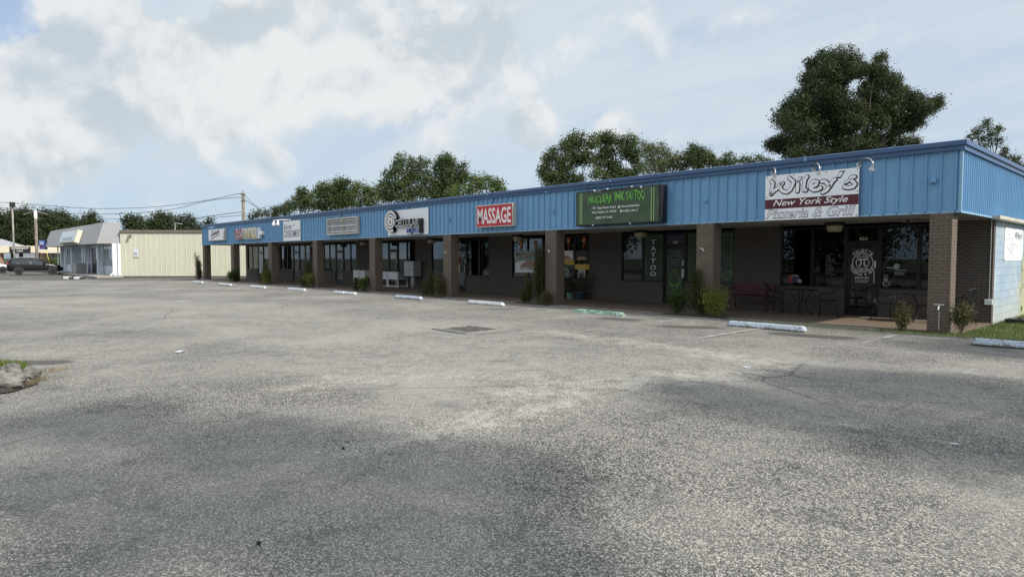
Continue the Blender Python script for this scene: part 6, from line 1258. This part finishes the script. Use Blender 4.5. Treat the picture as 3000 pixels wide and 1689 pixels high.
# ================================================================== VEHICLES
def make_suv(paint):
    """4.6 m long, nose towards +x, centred"""
    r = thing('parked_car', (0, 0, 0), 'x', 'car')
    # half profile rings along the length: (x, z_bottom, z_belt, z_top, half width low, half width belt, half width top)
    S = [(-2.28, .45, .95, 1.02, .70, .76, .70), (-2.22, .35, 1.0, 1.18, .84, .86, .74), (-2.0, .28, 1.02, 1.52, .90, .90, .66), (-1.7, .26, 1.02, 1.63, .92, .91, .64), (-.9, .24, 1.0, 1.68, .92, .91, .63), (0, .24, .98, 1.66, .92, .91, .62),
         (.45, .24, .97, 1.58, .92, .91, .62), (.95, .24, .98, 1.24, .92, .90, .72), (1.12, .24, .99, 1.08, .92, .90, .80), (1.6, .25, .93, 1.0, .92, .88, .74), (2.05, .30, .82, .90, .90, .84, .66), (2.25, .36, .66, .76, .78, .76, .58), (2.31, .44, .60, .62, .6, .6, .5)]
    mb = MB(); K = 12
    for (x, zb, zm, zt, wb, wm, wt) in S:
        half = [(wb*.8, zb), (wb, zb+.12), (wb+.01, (zb+zm)/2), (wm, zm), ((wm+wt)/2-.01, (zm+zt)/2), (wt, zt-.03 if zt-zm > .1 else zt-.01)]
        top = [(wt*.55, zt)]
        ringp = half+top; full = [(a, b) for a, b in ringp]+[(-a, b) for a, b in reversed(ringp)]
        for (a, b) in full: mb.v.append((x, a, b))
    n = 14
    for k in range(len(S)-1):
        for j in range(n):
            j2 = (j+1) % n; 
            mb.f.append((k*n+j, k*n+j2, (k+1)*n+j2, (k+1)*n+j)); mb.mi.append(0)
    mb.f.append(tuple(reversed(range(n)))); mb.mi.append(0); mb.f.append(tuple((len(S)-1)*n+j for j in range(n))); mb.mi.append(0)
    body = lpart(mb, 'body', paint, r, True); md = body.modifiers.new('sub', 'SUBSURF'); md.levels = 1; md.render_levels = 2
    for s in (-1, 1):
        for (nm, P_) in (('side_window', [(-1.95, 1.08), (-1.45, 1.06), (-1.42, 1.50), (-1.78, 1.46)]), ('side_window', [(-1.36, 1.05), (-.42, 1.03), (-.42, 1.56), (-1.33, 1.54)]), ('side_window', [(-.33, 1.03), (.80, 1.03), (.42, 1.40), (.12, 1.54), (-.33, 1.56)])):
            mb = MB(); mb.face([(a, s*(.918-max(0, b-1.0)*.46), b) for a, b in (P_ if s < 0 else P_[::-1])]); lpart(mb, nm, 'carglass', r)
        for wx in (-1.33, 1.38):
            mb = MB(); mb.tube([(wx, s*.70, .36), (wx, s*.94, .36)], .365, 24); tyre = lpart(mb, 'tyre', 'rubber', r)
            mb = MB(); mb.tube([(wx, s*.935, .36), (wx, s*.948, .36)], [.24, .22], 20)
            for k in range(5): a = k*2*pi/5; mb.tube([(wx, s*.955, .36), (wx+.21*cos(a), s*.955, .36+.21*sin(a))], .024, 4)
            rim = local(mb.build('rim', 'rim'), tyre)
            mb = MB(); q = [(wx+.43*cos(a), .34+.44*sin(a)) for a in [pi*k/10 for k in range(11)]]; q2 = [(wx+.37*cos(a), .34+.375*sin(a)) for a in [pi*k/10 for k in range(11)]]
            for k in range(10): mb.face([(q[k][0], s*.945, q[k][1]), (q[k+1][0], s*.945, q[k+1][1]), (q2[k+1][0], s*.935, q2[k+1][1]), (q2[k][0], s*.935, q2[k][1])]); mb.face([(q[k][0], s*.945, q[k][1]), (q[k+1][0], s*.945, q[k+1][1]), (q[k+1][0], s*.88, q[k+1][1]+.01), (q[k][0], s*.88, q[k][1]+.01)])
            lpart(mb, 'wheel_arch', 'cladding', r)
        lpart(MB().box(-.95, 1.0, s*.925-.012, s*.925+.012, .26, .40), 'sill_cladding', 'cladding', r)
        lpart(MB().tube([(-1.5, s*.60, 1.67), (-1.4, s*.60, 1.72), (.05, s*.59, 1.72), (.2, s*.59, 1.66)], .018, 5), 'roof_rail', 'alu', r)
        lpart(MB().box(.62, .80, s*1.0-.09, s*1.0+.09, 1.02, 1.16), 'mirror', paint, r)
        lpart(MB().box(2.02, 2.22, s*.62-.18, s*.62+.18, .74, .84), 'headlight', 'headl', r); lpart(MB().box(-2.26, -2.10, s*.66-.2, s*.66+.2, 1.0, 1.12), 'taillight', 'taill', r)
        for hx in (-.6, .4): lpart(MB().box(hx-.09, hx+.09, s*.93-.01, s*.93+.01, .86, .89), 'door_handle', paint, r)
    mb = MB(); mb.face([(.98, -.70, 1.16), (.98, .70, 1.16), (.50, .58, 1.56), (.50, -.58, 1.56)]); lpart(mb, 'windscreen', 'carglass', r)
    mb = MB(); mb.face([(-2.20, .62, 1.14), (-2.20, -.62, 1.14), (-2.03, -.56, 1.50), (-2.03, .56, 1.50)]); lpart(mb, 'rear_window', 'carglass', r)
    return r
hd = (RT*.79+FH*.61).normalized(); rz = math.atan2(hd.y, hd.x)
pc = (G(40.5, 803)+G(130, 802.2))/2; car = make_suv('carblack'); car['label'] = 'black SUV parked side-on in front of the salon at the far left'; car.location = (pc.x+FH.x*.9, pc.y+FH.y*.9, -.05); car.rotation_euler.z = rz; car.scale = (1.06, 1.06, 1.06)
c2 = make_suv('carwhite'); c2['label'] = 'silver car cut by the left edge, just behind the black SUV'; q = atD(-40, 755, 74); c2.location = (q.x, q.y, -.05); c2.rotation_euler.z = rz+.1

# ================================================================== POLES AND WIRES
def pole(px, ytop, D, r_, label, base=0.0, mat='postgrey'):
    p = atD(px, ytop, D); t = thing('utility_pole', (p.x, p.y, base), label, 'utility pole'); MB().tube([(p.x, p.y, -.1), (p.x, p.y, p.z*.5), (p.x, p.y, p.z)], [r_*1.25, r_*1.1, r_], 10).build('post', mat, t, smooth=True); return t, p
t1, p1 = pole(712, 565, 72, .17, 'wooden utility pole rising behind the blue canopy')
MB().tube([(p1.x-.3, p1.y, p1.z-.1), (p1.x-.2, p1.y, p1.z+.25), (p1.x+.15, p1.y, p1.z+.3), (p1.x+.3, p1.y, p1.z-.2)], .02, 4).build('jumper', 'wire', t1)
for z in (-.15, -.9, -3.6, -4.3): MB().box(p1.x-.22, p1.x+.22, p1.y-.22, p1.y+.22, p1.z+z-.04, p1.z+z+.04).build('bracket', 'browntrim', t1)
t2, p2 = pole(36, 600, 86, .10, 'tall thin pale pole with floodlights behind the black SUV', mat='concrete')
MB().box(p2.x-.3, p2.x+.3, p2.y-.3, p2.y+.3, p2.z-.3, p2.z+.35).build('floodlight', 'black', t2)
for s in (-1, 1): q = p2+RT*s*1.5; MB().tube([p2-Vector((0, 0, .9)), q+Vector((0, 0, -.6)), q+RT*s*.6+Vector((0, 0, .2))], .05, 5).build('arm', 'cladding', t2)
t3, p3 = pole(104.6, 640, 90, .17, 'thick grey utility pole with pale insulators left of the mansard building')
MB().tube([(p3.x, p3.y, p3.z), (p3.x, p3.y, p3.z+.9), (p3.x, p3.y, p3.z+1.2)], [.18, .22, .1], 8).build('insulator', 'signwhite', t3)
for s in (-1, 1): q = p3+RT*s*1.6; MB().tube([p3+Vector((0, 0, 1.0)), q+Vector((0, 0, .6))], .05, 4).build('arm', 'concrete', t3)
def wire(pts, D0_, D1_, label, r_=.028):
    P_ = [atD(x, y, D0_+(D1_-D0_)*k/(len(pts)-1)) for k, (x, y) in enumerate(pts)]; Q = []
    for k in range(len(P_)-1):
        p0_, p1_, p2_, p3_ = P_[max(k-1, 0)], P_[k], P_[k+1], P_[min(k+2, len(P_)-1)]
        for j in range(5): u = j/5; Q.append(.5*((2*p1_)+(-p0_+p2_)*u+(2*p0_-5*p1_+4*p2_-p3_)*u*u+(-p0_+3*p1_-3*p2_+p3_)*u**3))
    Q.append(P_[-1]); tag(MB().tube(Q, r_, 4).build('overhead_wire', 'wire'), label, 'wire', 'overhead wires')
wire([(0, 592), (100, 599), (220, 608), (300, 611), (440, 607), (560, 594), (640, 580), (700, 567), (711, 571)], 84, 72, 'topmost overhead wire sagging left from the wooden pole')
wire([(100, 618), (215, 625), (300, 627), (420, 622), (520, 610), (600, 590), (690, 578), (711, 583)], 88, 72, 'second overhead wire below the topmost one', .03)
wire([(560, 640), (620, 632), (680, 624), (711, 621)], 78, 72, 'thick lower wire reaching the wooden pole from the left', .035); wire([(560, 642), (640, 636), (711, 630)], 78, 72, 'lowest wire reaching the wooden pole from the left')
wire([(0, 608), (36, 612), (100, 616)], 88, 90, 'short wire between the two left poles'); wire([(290, 642), (360, 641), (560, 641)], 90, 80, 'faint low wire behind the mansard roof', .022)
wire([(713, 568), (740, 595), (792, 633)], 72, 66, 'upper service wire dropping right from the wooden pole to the roof'); wire([(713, 583), (745, 603), (793, 637)], 72, 66, 'lower service wire dropping right from the wooden pole to the roof', .032)
wire([(713, 622), (722, 630), (732, 640)], 72, 70, 'short cable loop right of the wooden pole'); wire([(36, 606), (104, 622), (175, 640), (250, 668)], 88, 84, 'slack wire running down behind the mansard roof', .02)
q0, q1 = atD(136, 735, 84), atD(146, 776, 82); t = thing('guy_wire_guard', (q1.x, q1.y, 0), 'yellow guy wire guard leaning by the hedge', 'guy wire'); MB().tube([q0, q1], .03, 5).build('guard', 'yel', t); MB().tube([p3, q0], .02, 4).build('cable', 'wire', t)

# ================================================================== TREES
def Zt(o, s, L): return [(o[0]+x/s, o[1]+y/s, r/s) for x, y, r in L]
px_tree('oak_tree', 'largest tree, dark open crowned oak rising behind the pizzeria sign', 'tree', Zt((2260, 100), 3.817, [(790,290,150),(640,400,140),(900,400,120),(1160,400,110),(1340,510,95),(1200,560,110),(470,590,130),(680,640,140),(330,740,130),(170,950,140),(540,850,180),(820,800,140),(700,1050,180),(350,1100,180),(110,1210,110),(280,1330,130),(550,1320,140),(850,1260,140),(900,1020,120),(1130,720,90),(1350,730,100),(1540,780,110),(1740,820,105),(1860,780,60),(1640,940,80),(1400,910,110),(1240,980,90),(1130,1130,90),(1400,1080,70),(1470,1230,80),(1600,1210,60),(1180,1270,70),(1010,430,70),(1040,650,80),(1020,820,105),(1080,950,105),(1200,850,105),(1450,980,90),(1300,1180,85),(1560,1010,80),(1040,1200,95),(1080,1300,85),(760,470,100),(450,470,90),(240,850,100),(1420,640,80),(1215,270,50),(560,250,50),(450,330,60),(1050,560,40)]),
        46, 2450, .13, 1.15, 'oak', gain=1.16, seed=3, shell=.25, twigs=9, trunk=.34)
px_tree('oak_tree', 'sparse twiggy tree behind the right corner of the canopy', 'tree', Zt((1500, 0), 1.7173, [(2390,615,22),(2340,660,25),(2420,670,30),(2310,690,18),(2380,720,35),(2450,650,14),(2440,720,22),(2480,790,22),(2530,800,25),(2560,840,30),(2480,760,15),(2500,830,30),(2360,770,30)]), 44, 2900, .11, .34, 'oak', seed=5, shell=.2, twigs=9, trunk=.14)
px_tree('oak_tree', 'spreading oak with gaps, leftmost tree behind the tattoo banner', 'tree', Zt((1560, 360), 3.481, [(450,180,95),(350,240,90),(210,350,90),(120,470,60),(200,520,90),(350,400,110),(480,330,100),(330,560,100),(600,200,75),(200,620,70),(560,350,70),(640,520,60),(470,600,60),(110,520,50)]), 58, 1700, .17, .80, 'oak2', seed=7, twigs=6, trunk=.22)
px_tree('oak_tree', 'tall rounded oak behind the right half of the tattoo banner', 'tree', Zt((1560, 360), 3.481, [(700,160,70),(790,160,75),(900,210,60),(1010,200,80),(760,280,90),(950,300,90),(680,400,80),(1050,320,70),(830,420,70),(900,520,90),(760,540,80),(1080,460,60),(1020,540,70)]), 60, 1830, .17, .80, 'oak2', seed=8, twigs=6, trunk=.22)
px_tree('pine_tree', 'yellow green pine between two darker oaks behind the canopy', 'pine', Zt((1560, 360), 3.481, [(1150,250,55),(1210,270,55),(1290,270,60),(1380,330,60),(1200,370,80),(1320,400,80),(1450,370,65),(1540,350,55),(1180,470,70),(1320,480,80),(1460,450,70),(1580,400,60),(1550,470,50)]), 66, 1940, .22, .62, 'pine', 'needle', 9, twigs=4, trunk=.2)
px_tree('oak_tree', 'dark bushy tree right of the pine behind the canopy', 'tree', Zt((1560, 360), 3.481, [(1640,250,40),(1700,290,60),(1640,370,60),(1750,350,70),(1810,380,60),(1700,440,60),(1850,420,45),(1610,310,35)]), 64, 2050, .18, .85, 'oak2', seed=10, twigs=5, trunk=.18)
px_tree('oak_tree', 'small pointed tree top between the pine group and the large oak', 'tree', Zt((1560, 360), 3.481, [(2010,330,35),(1960,390,50),(2050,390,45),(1910,430,40),(2000,440,60)]), 66, 2130, .18, .6, 'oak2', seed=11, twigs=4, trunk=.15)
px_tree('oak_tree', 'low leafy tree top just left of the large oak', 'tree', Zt((1560, 360), 3.481, [(2150,370,38),(2210,375,38),(2290,360,35),(2350,385,35),(2410,400,30),(2250,410,40),(2160,420,35),(2380,420,30)]), 62, 2220, .16, .6, 'oak2', seed=12, twigs=3, trunk=.15)
px_tree('broadleaf_tree', 'tall many topped tree behind the cellular sign', 'tree', Zt((700, 430), 3.22, [(1530,130,50),(1500,200,60),(1640,150,45),(1640,260,80),(1430,270,55),(1540,340,90),(1410,360,55),(1740,170,50),(1430,450,80),(1560,470,80),(1680,420,90),(1740,300,70)]), 62, 1190, .19, .85, 'oak2', seed=14, twigs=5, trunk=.2)
px_tree('broadleaf_tree', 'tallest rounded tree right of the cellular sign', 'tree', Zt((700, 430), 3.22, [(1930,130,60),(1980,130,55),(1880,190,70),(1980,230,80),(1870,320,90),(2000,340,90),(2110,190,35),(2100,270,55),(2150,300,50),(1830,430,90),(1970,440,80)]), 64, 1300, .19, .85, 'oak2', seed=15, twigs=5, trunk=.2)
px_tree('broadleaf_tree', 'lighter green low tree at the right end of the left group', 'tree', Zt((700, 430), 3.22, [(2240,320,50),(2310,320,45),(2380,330,45),(2460,360,45),(2280,390,60),(2400,400,55),(2170,390,60),(2050,430,60),(2480,410,30),(2150,450,50)]), 58, 1420, .20, .6, 'lightleaf', seed=16, twigs=5, trunk=.16)
px_tree('broadleaf_tree', 'rounded tree left of the tall pair, pointed tufts on top', 'tree', Zt((700, 430), 3.22, [(960,340,50),(1010,350,40),(900,370,55),(800,390,50),(760,440,50),(860,450,80),(980,430,80),(780,530,70),(920,530,90),(1020,500,60)]), 68, 990, .20, .85, 'oak2', seed=17, twigs=5, trunk=.2)
px_tree('broadleaf_tree', 'pale leafed tree in the gap between rounded tree and tall pair', 'tree', Zt((700, 430), 3.22, [(1130,370,45),(1110,440,55),(1200,400,40),(1210,480,65),(1250,420,45),(1310,400,35),(1320,470,55),(1120,530,70),(1260,540,70)]), 70, 1070, .20, .6, 'lightleaf', seed=18, twigs=5, trunk=.16)
px_tree('broadleaf_tree', 'small pointed dark tree left of the rounded tree', 'tree', Zt((700, 430), 3.22, [(580,430,38),(620,430,35),(560,490,50),(640,490,60),(690,460,30),(600,550,60),(500,560,50),(690,560,50)]), 74, 880, .21, .66, 'oak2', seed=19, twigs=4, trunk=.16)
px_tree('broadleaf_tree', 'lowest dark tree sloping down to the wooden pole', 'tree', Zt((700, 430), 3.22, [(470,550,35),(400,580,40),(340,600,32),(260,625,35),(180,640,35),(440,610,50),(340,650,45),(120,660,30)]), 80, 800, .22, .7, 'oak', seed=20, twigs=3, trunk=.16)
# far left line of trees, one by one
for k, (lab, L, D) in enumerate([('broad dark tree at the far left edge of the picture', [(-20,650,30),(15,645,28),(40,635,25),(0,680,40),(40,680,35)], 150), ('tall dark tree behind the thin floodlight pole', [(75,632,24),(55,650,28),(90,650,30),(70,690,38),(100,690,30)], 145),
                                 ('dark rounded tree behind the thick grey pole', [(125,632,22),(145,640,24),(115,665,30),(150,670,34),(130,700,30)], 150), ('dark tree with a sloping top behind the left end of the mansard', [(175,632,22),(200,650,22),(185,670,32),(215,672,22),(170,695,30)], 155),
                                 ('separate pointed tree above the mansard roof ridge', [(268,632,13),(255,650,20),(285,652,18),(265,672,28),(240,675,22),(298,668,14)], 160), ('layered pine with flat foliage pads left of the yellow wall top', [(370,641,9),(385,638,10),(405,640,10),(368,652,9),(392,655,13),(412,652,9),(380,668,14),(405,668,14)], 140),
                                 ('wide dark tree group above the yellow wall', [(470,634,16),(490,637,14),(450,648,20),(480,655,24),(510,655,20),(430,668,22),(470,678,28),(515,678,25)], 150), ('pine with open pads right of the wide dark tree', [(548,636,10),(560,645,9),(540,652,12),(565,660,14),(545,675,18),(580,672,12)], 150),
                                 ('small round tree top left of the canopy end', [(612,650,10),(600,665,14),(622,662,10),(612,680,16)], 150)]):
    px_tree('pine_tree' if 'pine' in lab else 'tree', lab, 'tree', L, D, L[len(L)//2][0], .42, .75, 'far', 'leaf', 50+k, 'trees on the far left skyline', twigs=2, trunk=.25, depthk=.5)
# trees standing outside the picture, to the right of and behind the camera: they shade the lot and show in the shop glass
def yard_tree(x, y, h, w, seed, label, size=.24):
    g_ = random.Random(seed); r = thing('shade_tree', (x, y, 0), label, 'tree', 'trees around the lot outside the picture'); cl = []
    for k in range(16):
        a = g_.uniform(0, 2*pi); d_ = g_.uniform(.1, 1)**.6*w*.36; z = h*g_.uniform(.14, .86); rr_ = w*g_.uniform(.13, .22); cl.append((x+d_*cos(a), y+d_*sin(a), z, rr_, rr_, rr_*.75))
    quads('crown', leafcloud(cl, size, .42, 'leaf', seed, .3), 'oak2', r); mb = MB(); limb(mb, (x, y, 0), (x, y, h*.45), .3, .2, .03, seed)
    for q in cl: limb(mb, (x, y, h*.42), q[:3], .12, .04, .1, seed, 5)
    mb.build('trunk', 'bark', r, smooth=True)
for k, (x, y, h, w) in enumerate([(-62, -34, 13, 16), (-46, -38, 11, 14), (-30, -36, 12, 15), (-17, -40, 14, 17), (-3, -36, 11, 13), (12, -34, 13, 15), (27, -28, 14, 16), (-78, -26, 12, 15), (-8, -24, 10, 12), (6, -22, 9, 10), (-24, -27, 11, 12), (-38, -26, 10, 12), (-55, -25, 11, 13)]):
    yard_tree(x, y, h, w, 90+k, 'tree behind the camera across the road, seen only in shop glass', .42)
SHT = [((2500, 1120), 11.0, 1.3), ((2850, 1150), 10.0, 1.6), ((2200, 1180), 9.5, .9), ((2750, 1290), 8.5, 1.0), ((2480, 1230), 9.0, .8), ((2960, 1020), 12.0, 1.6), ((3050, 1300), 9.0, 1.0), ((2000, 1130), 10.0, .5)]
cl = []
for (p, z, r_) in SHT: q = G(*p)+SUND*(z/SUND.z); cl.append((q.x, q.y, q.z, r_, r_, r_*.6))
bxy = (sum(c[0] for c in cl)/len(cl), sum(c[1] for c in cl)/len(cl)); r = thing('shade_tree', (bxy[0], bxy[1]+1.5, 0), 'tree outside the picture on the right, its shade lying across the right foreground', 'tree'); quads('crown', leafcloud(cl, .20, 1.3, 'leaf', 201, .1), 'oak2', r); mb = MB(); limb(mb, (bxy[0], bxy[1]+1.5, 0), (bxy[0], bxy[1]+1, 6.5), .28, .2, .03, 1)
for q in cl: limb(mb, (bxy[0], bxy[1]+1, 6.3), q[:3], .10, .04, .1, 2, 5)
mb.build('trunk', 'bark', r, smooth=True)
SH2 = [((250, 1230), 10, .8), ((700, 1290), 9.5, .9), ((1150, 1330), 9.0, .75), ((1500, 1390), 8.8, .55), ((500, 1500), 8.2, .6), ((1000, 1520), 8.0, .55), ((1450, 1530), 7.8, .4), ((150, 1400), 9.0, .6), ((250, 1660), 7.6, .35), ((900, 1650), 7.5, .35), ((1350, 1640), 7.4, .3), ((1650, 1660), 7.3, .25)]
cl = []
for (p, z, r_) in SH2: r_ *= 1.22; q = G(*p)+SUND*(z/SUND.z); cl.append((q.x, q.y, q.z, r_, r_, r_*.6))
bxy = (sum(c[0] for c in cl)/len(cl), sum(c[1] for c in cl)/len(cl)); r = thing('shade_tree', (bxy[0]+1, bxy[1]-1.5, 0), 'tree outside the picture near the camera, its shade lying across the left foreground', 'tree'); quads('crown', leafcloud(cl, .16, 1.2, 'leaf', 202, .1), 'oak2', r); mb = MB(); limb(mb, (bxy[0]+1, bxy[1]-1.5, 0), (bxy[0]+.6, bxy[1]-.5, 5.5), .24, .16, .03, 1)
for q in cl: limb(mb, (bxy[0]+.6, bxy[1]-.5, 5.3), q[:3], .08, .03, .1, 2, 5)
mb.build('trunk', 'bark', r, smooth=True)
